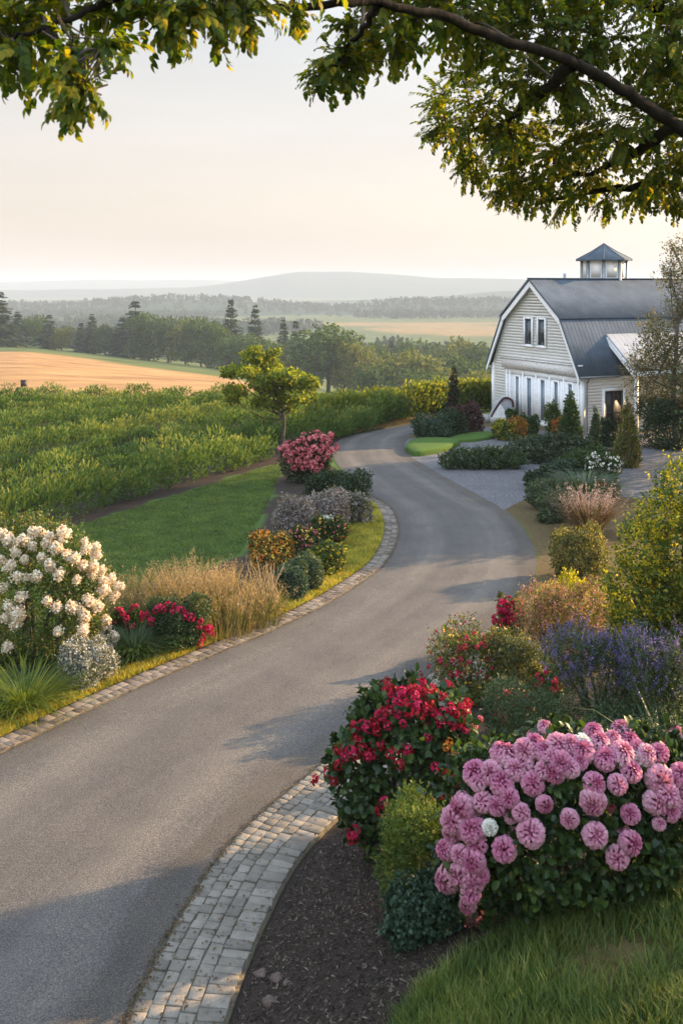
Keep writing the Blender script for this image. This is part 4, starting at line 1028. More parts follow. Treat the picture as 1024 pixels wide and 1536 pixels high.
LIMBS = [([np.asarray(q, float) for q in a], b, c) for a, b, c in LIMBS]
for pts, r0, r1 in LIMBS:
    rng = np.random.default_rng(int(r0 * 1000)); c = catmull(pts, 7); c[1:-1] += rng.normal(size=(len(c) - 2, 3)) * .011
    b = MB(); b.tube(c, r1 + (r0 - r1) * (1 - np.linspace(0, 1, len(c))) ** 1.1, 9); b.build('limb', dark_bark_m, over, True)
BL_ = [(60, 20, 5.9, 85), (10, 60, 5.9, 62), (-40, 20, 6, 90), (20, 95, 5.7, 40), (105, 85, 5.5, 42), (95, 125, 5.4, 38), (125, 140, 5.4, 34), (108, 165, 5.4, 20), (160, 80, 5.5, 26), (150, 20, 6, 55), (60, -50, 6, 100),
       (240, 25, 6, 48), (215, 5, 6.1, 50), (290, 25, 6, 52), (265, 52, 6, 26), (350, 12, 6.3, 52), (330, 45, 6.2, 28), (385, 10, 6.4, 38), (300, -40, 6.2, 80), (450, -60, 6.6, 90), (448, 30, 6.6, 9), (372, 45, 6.3, 16),
       (495, 112, 8, 34), (515, 85, 8, 40), (540, 105, 8, 32), (560, 60, 8.1, 48), (600, 35, 8.3, 52), (600, 75, 8.3, 34), (640, 15, 8.4, 60), (570, 0, 8, 55), (520, 40, 7.8, 24), (475, 125, 8, 18),
       (655, 150, 11, 36), (665, 190, 10.9, 42), (650, 205, 11, 22), (690, 225, 11, 42), (710, 260, 11, 36), (720, 170, 10.4, 62), (690, 110, 10.4, 44), (770, 210, 10.4, 75), (760, 275, 10.9, 48), (745, 300, 11, 22), (800, 290, 10.8, 50),
       (830, 230, 10.4, 80), (850, 315, 11, 30), (880, 270, 10.8, 60), (905, 315, 11, 24), (900, 200, 10, 80), (955, 300, 11, 36), (990, 260, 10.6, 70), (1010, 315, 11, 26), (970, 180, 9.8, 80), (1040, 230, 10.5, 80), (1080, 300, 11, 60),
       (860, 130, 9.6, 75), (780, 120, 9.8, 75), (740, 65, 9, 75), (690, 30, 8.8, 70), (820, 50, 9.3, 85), (910, 60, 9.4, 85), (990, 90, 9.7, 90), (1060, 120, 10, 100), (760, -20, 9, 95), (880, -30, 9.5, 100), (1000, -10, 9.8, 100), (1090, 20, 10, 110), (660, -50, 8.6, 90), (560, -70, 8, 90), (1180, 160, 10, 140), (1180, -20, 10.5, 160), (940, -150, 11, 170), (720, -170, 10, 150), (1100, -160, 11, 170)]
ST = [spray_template(i) for i in range(5)]
rng = np.random.default_rng(77); b = MB(); tw = MB()
limbpts = np.vstack([catmull(p, 7) for p, _, _ in LIMBS])
for (u, v, Y, r) in BL_:
    c = at(u, v, Y) - TB; R = r * Y / F
    n = int(13 + (26 if Y < 6.5 else 38 if Y < 9 else 92) * R * R / .33)
    if v < -100: n = int(n * .35)
    d = rdir(rng, n) * (rng.random(n) ** .4)[:, None]; d[:, 1] *= 1.15
    P = c + d * R * np.array([.78, .9, .72]) + np.array([0, 0, .05])
    near_ = limbpts[np.argmin(((limbpts[None] - c) ** 2).sum(2), 1)[0]] if False else limbpts[np.argmin(((limbpts - c) ** 2).sum(1))]
    for k in range(5):
        m_ = rng.random(n); s = m_ < .2
        pass
    Dd = nz(d + nz(P - near_) * .6 + np.array([-.25, -.1, -.35]) + rdir(rng, n) * .35)
    i5 = rng.integers(0, 5, n)
    for k in range(5):
        q = i5 == k
        if not q.any(): continue
        D = Dd[q]; up_ = np.tile([0, 0, 1.0], (len(D), 1)) + rdir(rng, len(D)) * .3; X = nz(np.cross(D, up_)); Z = np.cross(X, D)
        L = rng.uniform(.34, .52, len(D))[:, None] * (min(1, .55 + R)) * (.92 if Y < 9 else .64)
        tv, tf, tr_ = ST[k]; nn = len(D); kk = len(tv)
        V = P[q][:, None] - D[:, None] * L[:, None] * .5 + tv[None, :, 0:1] * (X * L)[:, None] + tv[None, :, 1:2] * (D * L)[:, None] + tv[None, :, 2:3] * (Z * L)[:, None]
        b.add(V.reshape(-1, 3), [(f[None] + (np.arange(nn) * kk)[:, None, None]).reshape(-1, f.shape[1]) for f in tf], np.clip(np.tile(tr_, nn) * .7 + .3 * np.repeat(rng.random(nn), kk), 0, 1))
        for j in np.nonzero(q)[0][:: 3]:
            tw.tube([near_ * .35 + c * .65 if j % 4 == 0 else P[j] - Dd[j] * .3, P[j] - Dd[j] * .15, P[j] + Dd[j] * .08], [.006, .004, .002], 4)
    tw.tube(catmull([near_, (near_ + c) / 2 + np.array([0, 0, .05]), c], 4), np.linspace(.016, .006, 9), 5)
over_m = leaf_mat('overhanging_leaf', [(.021, .054, .009), (.052, .098, .015), (.12, .155, .02), (.27, .235, .03)], .6, .5, (2.0, 1.7, .3), 1.1, .2)
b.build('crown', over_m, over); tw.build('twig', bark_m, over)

for i, (X, Y, h, w, lab) in enumerate([(20.5, 44.0, 11, 5.6, 'tree just outside the right edge, nearest the barn'), (18.6, 40.6, 10.5, 5.4, 'broad tree outside the right edge, second from the barn'), (16.4, 36.2, 9.6, 5.0, 'tree outside the right edge, third from the barn'), (14.0, 32.4, 7.0, 3.6, 'smaller tree outside the right edge, nearest the viewer')]):
    limbs_tree('garden_tree', lab, 'tree', (X, Y, float(G(X, Y))), [(0, 0, -.1), (.05, 0, h * .2), (-.05, .05, h * .42), (0, 0, h * .7)], [(math.cos(q * 2.4) * w * .42 * (1 - q / 14), math.sin(q * 2.4) * w * .42 * (1 - q / 14), h * (.34 + .056 * q), w * .36, w * .36, h * .14) for q in range(11)], .16, LM['mid'], (.17, .10), 14000, bark_m, seed=60 + i)

# ------------------------------------------------------------------ far trees at the edge of the field and in the valley
def conifer_mesh(seed, tiers=26, full=.2, droop=.25):
    r = np.random.default_rng(seed); b = MB()
    for i in range(tiers):
        t = i / (tiers - 1); z = .06 + .92 * t; z += r.normal() * .012; R = full * (1 - t) ** .95 * r.uniform(.55, 1.3) + .012
        nb = int(10 - 5 * t); a0 = r.uniform(0, 6)
        for j in range(nb):
            a = a0 + j / nb * 6.283 + r.normal() * .2; o = np.array([math.cos(a), math.sin(a), 0]); RR = R * r.uniform(.5, 1.2)
            m = 9; q = np.linspace(.12, 1, m)
            P = o * (q * RR)[:, None] + np.array([0, 0, 1]) * (z - droop * RR * q ** 1.5 + r.normal() * .006)[:, None]
            leaves(b, P, o + rdir(r, m) * .55 - np.array([0, 0, .25]), np.tile([0, 0, 1.0], (m, 1)) + rdir(r, m) * .5, .03 + .035 * (1 - t), .022 + .014 * (1 - t), PETAL, np.clip(r.random(m) * .7 + .3 * r.random(), 0, 1))
    return b
def broad_mesh(seed, n=6500, lf=.034, w=.40, k=17, low=.12):
    r = np.random.default_rng(seed); L = [(0, 0, .52, w * .7, w * .7, .34)]
    for i in range(k):
        a = i * 2.4 + r.normal() * .4; z = r.uniform(low + .08, .86); q = w * math.sqrt(max(1 - ((z - .48) / .55) ** 2, .05)) * .72
        s = r.uniform(.13, .21); L.append((math.cos(a) * q, math.sin(a) * q, z, s, s, s * .82))
    L.append((0, 0, .84, .17, .17, .15))
    return foliage(r, np.array(L), n, lf, lf * .75, PETAL, .1, depth=.5, zmin=.03)
con_m = leaf_mat('conifer_needle', [(.014, .034, .017), (.03, .06, .028), (.06, .09, .038)], .2, .7, clump=3, spec=.15)
dec_m = leaf_mat('woodland_leaf', [(.028, .062, .018), (.06, .108, .028), (.105, .15, .04)], .4, .6, clump=4, spec=.2)
dec2_m = leaf_mat('golden_woodland_leaf', [(.07, .10, .024), (.125, .155, .036), (.20, .21, .055)], .45, .6, clump=4, spec=.2)
def trunk_mesh(seed, r0, top):
    r = np.random.default_rng(seed); b = MB(); P = [(r.normal() * .01, r.normal() * .01, z) for z in np.linspace(-.06, top, 6)]; b.tube(P, np.linspace(r0, r0 * .2, 6), 7); return b.mesh('trunk', bark_m)
TM = {'conifer': [(conifer_mesh(s, full=f, droop=d).mesh('conifer_crown', con_m), trunk_mesh(s, .018, .95)) for s, f, d in ((1, .20, .2), (2, .17, .35), (3, .24, .3))],
      'pine': [(conifer_mesh(s, 30, .25, .05).mesh('pine_crown', con_m), trunk_mesh(s, .022, .93)) for s in (11, 12)],
      'broad': [(broad_mesh(s, w=w).mesh('broad_crown', dec_m), trunk_mesh(s, .03, .6)) for s, w in ((4, .42), (5, .50), (6, .36))],
      'gold': [(broad_mesh(s, w=w).mesh('golden_crown', dec2_m), trunk_mesh(s, .03, .6)) for s, w in ((7, .45), (8, .52))]}
NMK = {'conifer': 'conifer_tree', 'pine': 'pine_tree', 'broad': 'broadleaf_tree', 'gold': 'broadleaf_tree'}
tcount = {}
def far_tree(kind, u, vtop, wpx, Y, label, group='trees along the far edge of the fields'):
    X = (u - 512) / F * Y; z0 = float(G(X, Y)); h = H - (vtop - HZ) / F * Y - z0
    i = tcount[kind] = tcount.get(kind, -1) + 1
    cm, tm_ = TM[kind][i % len(TM[kind])]
    w0 = {'conifer': .40, 'pine': .58, 'broad': .86, 'gold': .96}[kind]
    sx = wpx * (1.22 if kind in ('broad', 'gold') else 1.3) * Y / F / w0; h *= 1.06
    o = thing(NMK[kind], label, 'tree', (X, Y, z0), group, (i * 1.9) % 6.28)
    for nm, me in (('crown', cm), ('trunk', tm_)):
        c = link(nm, me, o); c.scale = (sx, sx, h)
    return o
FT = [('conifer', -2, 441, 62, 330, 'tall dark conifer cut by the left edge of the photo, tallest of the left group'),
      ('conifer', 27, 470, 36, 350, 'second conifer from the left at the edge of the golden field'),
      ('broad', 50, 476, 30, 365, 'loose thin tree third from the left along the golden field'),
      ('conifer', 74, 474, 34, 355, 'green conifer with a broad foot, fourth from the left beyond the golden field'),
      ('gold', 93, 492, 30, 350, 'low pale bushy tree right of the left conifer group'),
      ('conifer', 122, 486, 26, 370, 'small pointed conifer left of a taller twin beyond the field'),
      ('conifer', 138, 474, 32, 365, 'pointed conifer beside a smaller one between the left group and the big spruce'),
      ('broad', 158, 490, 30, 360, 'small round tree just left of the big dark spruce clump'),
      ('conifer', 203, 455, 52, 360, 'tall dark spruce with a ragged top rising over the left half of the tree line'),
      ('conifer', 184, 478, 40, 365, 'lower dark spruce leaning against the tall ragged spruce'),
      ('broad', 222, 474, 60, 345, 'dense green tree immediately right of the tall ragged spruce'),
      ('broad', 252, 480, 56, 340, 'dense rounded tree in the middle of the left tree line'),
      ('gold', 278, 484, 44, 335, 'paler olive tree in the middle of the left tree line'),
      ('broad', 302, 480, 50, 330, 'dark rounded tree left of the twin flat-topped pines'),
      ('broad', 326, 488, 46, 315, 'broad tree filling the gap below the twin pines'),
      ('pine', 346, 455, 52, 325, 'left one of the twin flat-topped pines above the small spreading tree'),
      ('pine', 383, 464, 48, 322, 'right one of the twin flat-topped pines above the small spreading tree'),
      ('broad', 360, 505, 60, 300, 'dark bushy tree at the foot of the twin pines'),
      ('broad', 398, 512, 50, 295, 'dark bushy tree right below the twin pines'),
      ('conifer', 425, 484, 34, 320, 'left one of two small dark spruces right of the twin pines'),
      ('conifer', 444, 485, 32, 318, 'right one of two small dark spruces beside the big round tree'),
      ('broad', 420, 520, 44, 280, 'dark low tree under the two small spruces'),
      ('broad', 492, 494, 92, 265, 'big round broadleaf tree in the middle of the valley edge'),
      ('gold', 531, 517, 56, 258, 'golden sunlit tree leaning on the big round broadleaf tree'),
      ('broad', 462, 514, 56, 270, 'dark tree on the left flank of the big round broadleaf tree'),
      ('broad', 568, 520, 50, 345, 'dark tree behind the valley bushes, right of the golden tree'),
      ('conifer', 587, 514, 30, 350, 'small dark conifer poking out of the valley trees'),
      ('broad', 612, 518, 54, 340, 'rounded dark tree in the back row of valley trees'),
      ('broad', 652, 520, 60, 335, 'wide dark tree in the back row of valley trees left of the barn'),
      ('gold', 684, 514, 66, 330, 'tall golden-green tree in the back row left of the barn'),
      ('broad', 722, 522, 64, 320, 'rounded green tree in the back row touching the barn corner'),
      ('gold', 606, 534, 92, 240, 'wide pale green tree in the front row of the valley below the field'),
      ('broad', 562, 552, 52, 235, 'low dark bush tree left of the wide pale green tree'),
      ('gold', 652, 546, 60, 238, 'pale bush tree right of the wide pale green tree'),
      ('broad', 690, 540, 66, 245, 'mid-green tree behind the narrow dark conifer by the road'),
      ('broad', 734, 545, 66, 250, 'dark tree partly hidden by the left corner of the barn'),
      ('broad', 640, 560, 60, 215, 'low dark tree just beyond the yellow-tipped vines'),
      ('gold', 712, 560, 50, 215, 'low pale tree beyond the vines beside the barn')]
for t in FT: far_tree(*t)

# ================================================================== LEFT BED
HYL = [(3, 805), (15, 808), (25, 831), (3, 841), (37, 813), (63, 801), (71, 816), (86, 823), (63, 838), (75, 851), (108, 838), (123, 816), (125, 826), (134, 850), (136, 863), (158, 871), (151, 886), (128, 898), (71, 900), (106, 908), (15, 906),
       (12, 924), (30, 919), (144, 908), (153, 926), (154, 938), (125, 926), (123, 943), (133, 966), (148, 953), (161, 962), (164, 950), (15, 966), (27, 866), (40, 866), (55, 865), (7, 880), (33, 893), (50, 803), (-25, 830), (-30, 870), (95, 806), (112, 870), (90, 945)]
rt, L_, c_ = shrub('hydrangea', 'big rounded shrub covered in cream-white flower heads at the left edge', 'shrub', 42, 1012, 246, 212, 'fresh', (.055, .032), 2.4, 10, vy=.75, cap=26000, mats=[('fresh', .45), ('olive', .3), ('mid', .25)],
      lumps=[(0, 0, .48, .92, .9, .5), (-.3, 0, .72, .55, .6, .28), (.35, -.1, .66, .5, .6, .30), (.62, 0, .42, .36, .5, .3), (.1, -.35, .35, .6, .5, .36), (-.55, -.2, .4, .45, .5, .36), (.5, -.3, .25, .42, .45, .26), (.02, 0, .8, .4, .5, .2)],
      blm=[('panicle', 'cream', .165, HYL + [(p + 13, q + 9) for p, q in HYL[:22]])], small=[('peach', 160, .03, .2)])
shrub('silver_shrub', 'low silvery-white shrub at the foot of the cream-flowered shrub', 'shrub', 126, 1040, 106, 66, 'silver', (.022, .009), 2.3, 8, spiky=1.1, small=[('white', 420, .018, .35)])
clump('arching_grass', 'bright green arching strappy clump at the left edge of the bed', 'grass clump', 30, 1072, 96, 78, leaf_mat('daylily_leaf', [(.05, .10, .015), (.11, .17, .022), (.22, .26, .035)], .5, clump=2), 620, .017, 1.35)
clump('arching_grass', 'smaller green strappy clump in front, cut by the left edge', 'grass clump', -6, 1082, 70, 62, leaf_mat('daylily_leaf', [(.05, .10, .015), (.09, .15, .02), (.17, .22, .03)], .5, clump=2), 340, .017, 1.3)
clump('feathery_mound', 'soft feathery green mound in front of the small magenta flowers', 'ground cover', 198, 994, 76, 52, 'mid', 900, .008, 1.1)
shrub('flowering_plant', 'small plant topped with magenta-red flowers behind the feathery green mound', 'flower', 193, 970, 46, 50, 'mid', heads=[('truss', 'crimson', 17, .075, .55)])
RL = [(224, 919), (240, 910), (252, 908), (262, 910), (270, 916), (280, 921), (287, 926), (300, 930), (305, 944), (314, 950), (298, 940), (300, 955), (298, 965), (222, 924), (235, 914), (310, 942), (275, 926), (247, 916), (260, 918), (228, 930)]
shrub('flowering_shrub', 'rounded dark green bush edged with bright red flowers in the left bed', 'shrub', 264, 986, 98, 84, 'dark', (.04, .02), 2.5, 7, blm=[('truss', 'crimson', .085, RL)], mats=[('dark', .6), ('mid', .4)])
# tan ornamental grasses
SEED[0] += 1; rng = np.random.default_rng(SEED[0]); b = MB(); bs = MB()
for (u, v, w, h, n) in [(165, 945, 60, 60, 420), (200, 930, 60, 66, 480), (235, 925, 62, 74, 520), (270, 925, 62, 82, 620), (305, 925, 66, 88, 700), (338, 930, 66, 88, 720), (330, 948, 64, 76, 560), (362, 938, 60, 76, 520), (295, 915, 60, 84, 500), (388, 930, 52, 64, 380), (182, 912, 60, 52, 300)]:
    f = px(u, v); s = f[1] / F; n = int(n * .6); a = rng.uniform(0, 6.283, n); q = rng.random(n) ** .5; o = np.stack([np.cos(a), np.sin(a), 0 * a], 1)
    P = f + o * (q * w * s * .85)[:, None]; D = nz(o * .12 * q[:, None] + [0, 0, 1] + rng.normal(size=(n, 3)) * .12); L = h * s * .64 * (1.02 + .30 * rng.normal(size=n)).clip(.3, 1.5)
    leaves(b, P, D, -o + [0, 0, .3] + rdir(rng, n) * .3, L, .016, BLADE2, np.clip(rng.normal(.42, .25, n) + .3 * (u > 240) * (u < 350), 0, 1))
    i = np.repeat(rng.choice(n, int(n * .5)), 9); t = 1 - .34 * rng.random(len(i))
    leaves(bs, P[i] + D[i] * (L[i] * t)[:, None] + rng.normal(size=(len(i), 3)) * .018, D[i] + rdir(rng, len(i)) * .6, rdir(rng, len(i)), .045, .016, LEAF, rng.random(len(i)))
og = link('ornamental_grass', None, None, px(290, 925)); tag(og, 'tall tan seed-headed grasses waving behind the red-flowered bush', 'grass', kind='stuff')
o = b.build('foliage', leaf_mat('tan_grass_blade', [(.06, .10, .025), (.13, .15, .05), (.27, .21, .10), (.38, .29, .17)], .45, clump=.8), og); o.location = -og.location
o = bs.build('seed_head', leaf_mat('tan_grass_seed', [(.20, .135, .09), (.33, .24, .165), (.45, .36, .27)], .4, clump=.8), og); o.location = -og.location
for u_g, v_g, lab in ((348, 948, 'green tuft at the right foot of the tall tan grasses'), (182, 950, 'green tuft at the left foot of the tall tan grasses')):
    clump('green_tuft', lab, 'plant', u_g, v_g, 70, 46, 'fresh', 420, .010, .8)
SEED[0] += 1; rng = np.random.default_rng(SEED[0]); b = MB(); f = px(402, 918); s = f[1] / F
for i in range(46):
    a = rng.normal() * .42; l = rng.uniform(40, 92) * s; e = f + np.array([rng.normal() * .12, rng.normal() * .1, 0]); bend = np.array([math.sin(a) * l * .5, rng.normal() * .1 * l, 0])
    b.tube(catmull([e, e + [0, 0, l * .5] + bend * .35, e + [0, 0, l] * np.array([1, 1, .92]) + bend], 4), np.linspace(.011, .004, 9), 4, rng.random())
ds = thing('dry_stalk_clump', 'sparse clump of bare bent dry stalks beside the tan grasses', 'dry plant', f); o = b.build('stem', solid_mat('dry_stalk', [(.22, .15, .08), (.36, .26, .15), (.46, .36, .22)], 4, .9), ds); o.location = -ds.location
clump('stalk_foot', 'green tuft of leaves at the foot of the bare dry stalks', 'plant', 402, 922, 40, 34, 'olive', 220, .012, .8)
shrub('rounded_shrub', 'dark teal-green mounded shrub at the right end of the tan grasses', 'shrub', 432, 906, 62, 52, 'blue', (.035, .02), 2.4)
shrub('rounded_shrub', 'pale grey-green shrub behind the dark teal mound', 'shrub', 452, 893, 76, 56, 'sage', (.04, .016), 2.4, spiky=1.0)
shrub('rounded_shrub', 'glossy green ball-shaped shrub with sunlit yellow edge beside the verge', 'shrub', 490, 868, 66, 46, 'mid', (.045, .026), 2.5, mats=[('mid', .6), ('yellow', .25), ('dark', .15)], small=[('gold', 50, .03, .5)])
shrub('orange_flowering_shrub', 'shrub covered in orange and yellow blossoms at the edge of the lawn', 'shrub', 404, 866, 84, 58, 'olive', (.04, .022), 2.2, small=[('gold', 240, .05, .3), ('orange', 170, .05, .3)], mats=[('olive', .5), ('orange', .5)])
shrub('pink_rose_bush', 'small bush with pink blossoms between the orange shrub and the white flowers', 'shrub', 455, 838, 60, 44, 'mid', (.04, .022), 2.2, small=[('rose', 130, .05, .35), ('gold', 90, .05, .4)])
shrub('yellow_flowering_plant', 'low plant with yellow and pink blossoms under the flat white flower heads', 'flower', 494, 824, 58, 42, 'mid', (.04, .022), 2.2, small=[('gold', 60, .05, .3), ('rose', 70, .045, .3), ('orange', 40, .05, .3)])
shrub('white_yarrow', 'flat white flower heads held above the pink and yellow blossoms', 'flower', 485, 818, 34, 40, 'sage', (.03, .012), 1.6, 4, small=[('white', 330, .05, .80)])
shrub('smoky_shrub', 'large purple-grey feathery shrub, left one of three, touching the lawn', 'shrub', 436, 816, 76, 70, 'purplegrey', (.03, .012), 2.3, 9, spiky=1.2, group='purple-grey feathery shrubs')
shrub('smoky_shrub', 'purple-grey feathery shrub in the middle of three, in front of the clipped dark hedge', 'shrub', 484, 806, 84, 68, 'purplegrey', (.03, .012), 2.3, 9, spiky=1.2, group='purple-grey feathery shrubs')
shrub('smoky_shrub', 'purple-grey feathery shrub, right one of three, nearest the drive', 'shrub', 526, 790, 62, 50, 'purplegrey', (.03, .012), 2.3, 8, spiky=1.2, group='purple-grey feathery shrubs', mats=[('purplegrey', .65), ('mid', .35)])
shrub('clipped_shrub', 'wide dark green clipped shrub between the purple-grey shrubs and the pink shrub', 'shrub', 505, 757, 104, 46, 'dark', (.05, .02), 2.6, 8, squat=.45)
PK = [(430, 672), (442, 668), (452, 676), (436, 690), (448, 690), (460, 664), (470, 658), (478, 662), (488, 660), (466, 676), (478, 676), (490, 680), (496, 676), (484, 688), (470, 692), (456, 700), (444, 700), (475, 704), (462, 684), (452, 660), (486, 668), (430, 682), (466, 700), (440, 680), (424, 674)]
shrub('azalea', 'pink-red flowering shrub with a dark green foot at the bend of the drive', 'shrub', 462, 728, 74, 74, 'dark', (.05, .03), 2.4, 8, blm=[('truss', 'rose', .15, PK + [(p + 5, q - 5) for p, q in PK])], small=[('rose', 170, .06, .45), ('crimson', 60, .06, .45)])

# ================================================================== BY THE BARN
def raised_lawn(name, label, poly, hh):
    """a raised, close-clipped turf island with a dark edge"""
    P = np.array([px(*p)[:2] for p in poly]); c = P.mean(0); n = len(P); b = MB()
    C = np.vstack([catmull(np.vstack([P, P[:1]]), 6)[:-1]]); n = len(C)
    V = []; rings = ((1.0, -.05), (1.0, .6 * hh), (.985, .88 * hh), (.95, hh), (.6, hh * 1.05), (.25, hh * 1.08))
    for f, z in rings: V += [(*(c + (p - c) * f), z) for p in C]
    V.append((*c, hh * 1.08)); q = [(k * n + j, k * n + (j + 1) % n, k * n + n + (j + 1) % n, k * n + n + j) for k in range(len(rings) - 1) for j in range(n)]
    b.add(V, [q, [((len(rings) - 1) * n + j, (len(rings) - 1) * n + (j + 1) % n, len(V) - 1) for j in range(n)]])
    o = tag(b.build(name, solid_mat('clipped_turf', [(.03, .065, .012), (.06, .11, .02), (.09, .15, .03)], 22, .95, .6, 50, spec=.15), shade=True), label, 'lawn')
    return o
raised_lawn('turf_island', 'small raised green turf island with a dark rim at the inside of the far bend', [(608, 678), (612, 670), (630, 664), (660, 663), (690, 667), (672, 676), (648, 682), (622, 685)], .24)
raised_lawn('turf_island', 'flat green turf patch behind the raised island, before the burgundy shrub', [(674, 660), (700, 653), (738, 651), (746, 656), (720, 662), (690, 664)], .14)
shrub('spreading_juniper', 'dark blue-green spreading shrub behind the raised turf island', 'shrub', 648, 663, 76, 36, 'blue', (.09, .02), 2.3, 10, spiky=1.1, up=.3, mats=[('blue', .6), ('dark', .4)])
shrub('dark_shrub', 'dark green shrub beside the spreading blue-green one, at the foot of the narrow conifer', 'shrub', 676, 656, 48, 38, 'dark', (.05, .025))
shrub('burgundy_shrub', 'dark burgundy shrub in front of the white canvas shelter', 'shrub', 698, 652, 58, 46, 'burgundy', (.04, .018), 2.4, spiky=1.1)
shrub('narrow_conifer', 'narrow dark conifer standing up out of the shrubs by the far bend', 'conifer', 680, 642, 30, 90, 'dark', (.07, .03), 2.2, lumps=cone_lumps(8, .8), vy=1.0, mats=[('dark', .6), ('burgundy', .4)])
shrub('golden_shrub', 'yellow-green mounded shrub in front of the canvas shelter', 'shrub', 757, 662, 46, 30, 'yellow', (.04, .022), mats=[('yellow', .5), ('mid', .5)])
shrub('orange_shrub', 'small rust-orange plant between the yellow-green mound and the green ball', 'plant', 777, 662, 28, 34, 'orange', (.04, .02))
shrub('green_ball_shrub', 'rounded dark green shrub by the barn front, left of the red plant', 'shrub', 794, 657, 34, 32, 'mid', (.05, .03))
shrub('small_shrub', 'small green shrub at the right foot of the canvas shelter', 'shrub', 768, 640, 20, 24, 'mid', (.05, .03))
shrub('leafy_shrub', 'upright leafy green shrub behind the red plant by the barn front', 'shrub', 829, 652, 30, 48, 'fresh', (.07, .04), 2.0)
shrub('red_plant', 'small brick-red plant at the foot of the upright leafy shrub', 'plant', 836, 654, 22, 26, 'orange', (.04, .02), small=[('red', 60, .05, .2), ('orange', 60, .05, .2)])
shrub('cone_shrub', 'tall cone-shaped green evergreen near the right corner of the barn gable', 'conifer', 855, 672, 40, 82, 'mid', (.06, .025), 2.5, lumps=cone_lumps(8, .95), vy=1.0, up=.7)
shrub('cone_shrub', 'slim grey-green evergreen against the barn side wall left of the doorway', 'conifer', 893, 668, 22, 52, 'sage', (.05, .02), 2.4, lumps=cone_lumps(7, .95), vy=1.0, up=.7)
shrub('round_shrub', 'dark green shrub standing in the barn doorway', 'shrub', 912, 672, 30, 44, 'dark', (.05, .03))
shrub('cypress_shrub', 'yellow-green columnar cypress with a brown foot before the barn doorway', 'conifer', 940, 704, 44, 100, 'cypress', (.06, .025), 2.6, lumps=cone_lumps(8, 1.0), vy=1.0, up=.8, mats=[('cypress', .8), ('bronze', .2)])
shrub('tall_hedge', 'dark dense hedge behind the pale-trunked tree at the right edge', 'hedge', 1005, 676, 110, 74, 'dark', (.07, .04), 2.6, 10, squat=.45)
shrub('low_hedge', 'low loose green hedge along the gravel forecourt, left of the darker one', 'hedge', 722, 706, 124, 32, 'mid', (.06, .022), 2.4, 9, spiky=1.0, vy=.3, lumps=[(-.78, 0, .40, .26, .7, .36), (-.5, .1, .5, .3, .8, .42), (-.22, -.1, .46, .3, .8, .48), (.05, .05, .52, .32, .85, .46), (.32, -.05, .48, .3, .8, .50), (.58, .1, .5, .3, .8, .42), (.8, 0, .42, .26, .7, .40)], mats=[('mid', .6), ('dark', .4)])
shrub('low_hedge', 'darker and longer low hedge in front of the barn gable', 'hedge', 826, 697, 130, 44, 'dark', (.06, .022), 2.4, 10, spiky=1.0, vy=.28, lumps=[(-.78, 0, .40, .26, .7, .36), (-.5, .1, .5, .3, .8, .42), (-.22, -.1, .46, .3, .8, .48), (.05, .05, .52, .32, .85, .46), (.32, -.05, .48, .3, .8, .50), (.58, .1, .5, .3, .8, .42), (.8, 0, .42, .26, .7, .40)], mats=[('dark', .6), ('sage', .4)])
shrub('red_edging_plant', 'tiny red-flowered plant beside the foot of the columnar cypress', 'flower', 914, 690, 22, 16, 'mid', (.04, .02), 1.8, 4, small=[('crimson', 60, .05, .2)])
# the island bed
shrub('broadleaf_perennial', 'dark broad-leaved plant at the left tip of the island bed', 'plant', 806, 734, 52, 28, 'dark', (.10, .05), 2.2, 6)
shrub('broadleaf_perennial', 'dark broad-leaved plant between the sage shrubs and the white flowers', 'plant', 838, 728, 58, 34, 'blue', (.10, .05), 2.2, 6)
shrub('green_perennial', 'green leafy mound behind the white flowers', 'plant', 876, 712, 76, 36, 'mid', (.06, .03), 2.2, 7)
shrub('white_flowering_plant', 'plant with a spray of bright white flowers near the columnar cypress', 'flower', 900, 728, 66, 42, 'mid', (.06, .03), 2.0, 6, small=[('white', 150, .085, .5)])
clump('soft_grass', 'soft grey-green grassy mound in front of the white flowers', 'grass clump', 880, 752, 104, 46, 'sage', 1100, .012, 1.1)
shrub('red_low_plant', 'low plant with dark red blossoms at the right foot of the grassy mound', 'flower', 912, 750, 34, 24, 'olive', (.04, .02), 2, 5, small=[('red', 90, .05, .2)])
shrub('sage_shrub', 'soft sage-green shrub on the dirt beside the drive, the left and higher one', 'shrub', 816, 768, 58, 44, 'sage', (.05, .018), 2.4, spiky=1.1)
shrub('sage_shrub', 'soft sage-green shrub on the dirt, the right one just before the bronze grass', 'shrub', 832, 786, 60, 46, 'sage', (.05, .018), 2.4, spiky=1.1, mats=[('sage', .7), ('mid', .3)])
clump('bronze_grass', 'upright pinkish-bronze grassy shrub with feathery tips in the right bed', 'grass clump', 886, 806, 58, 70, 'bronze', 800, .010, .5, head=('peach', .5, 9, .02, .35))
shrub('olive_ball_shrub', 'rounded olive-brown shrub with sunlit top beside the dirt edge of the drive', 'shrub', 872, 876, 106, 80, 'olive', (.032, .016), 2.5, 10, small=[('gold', 110, .02, .6)])

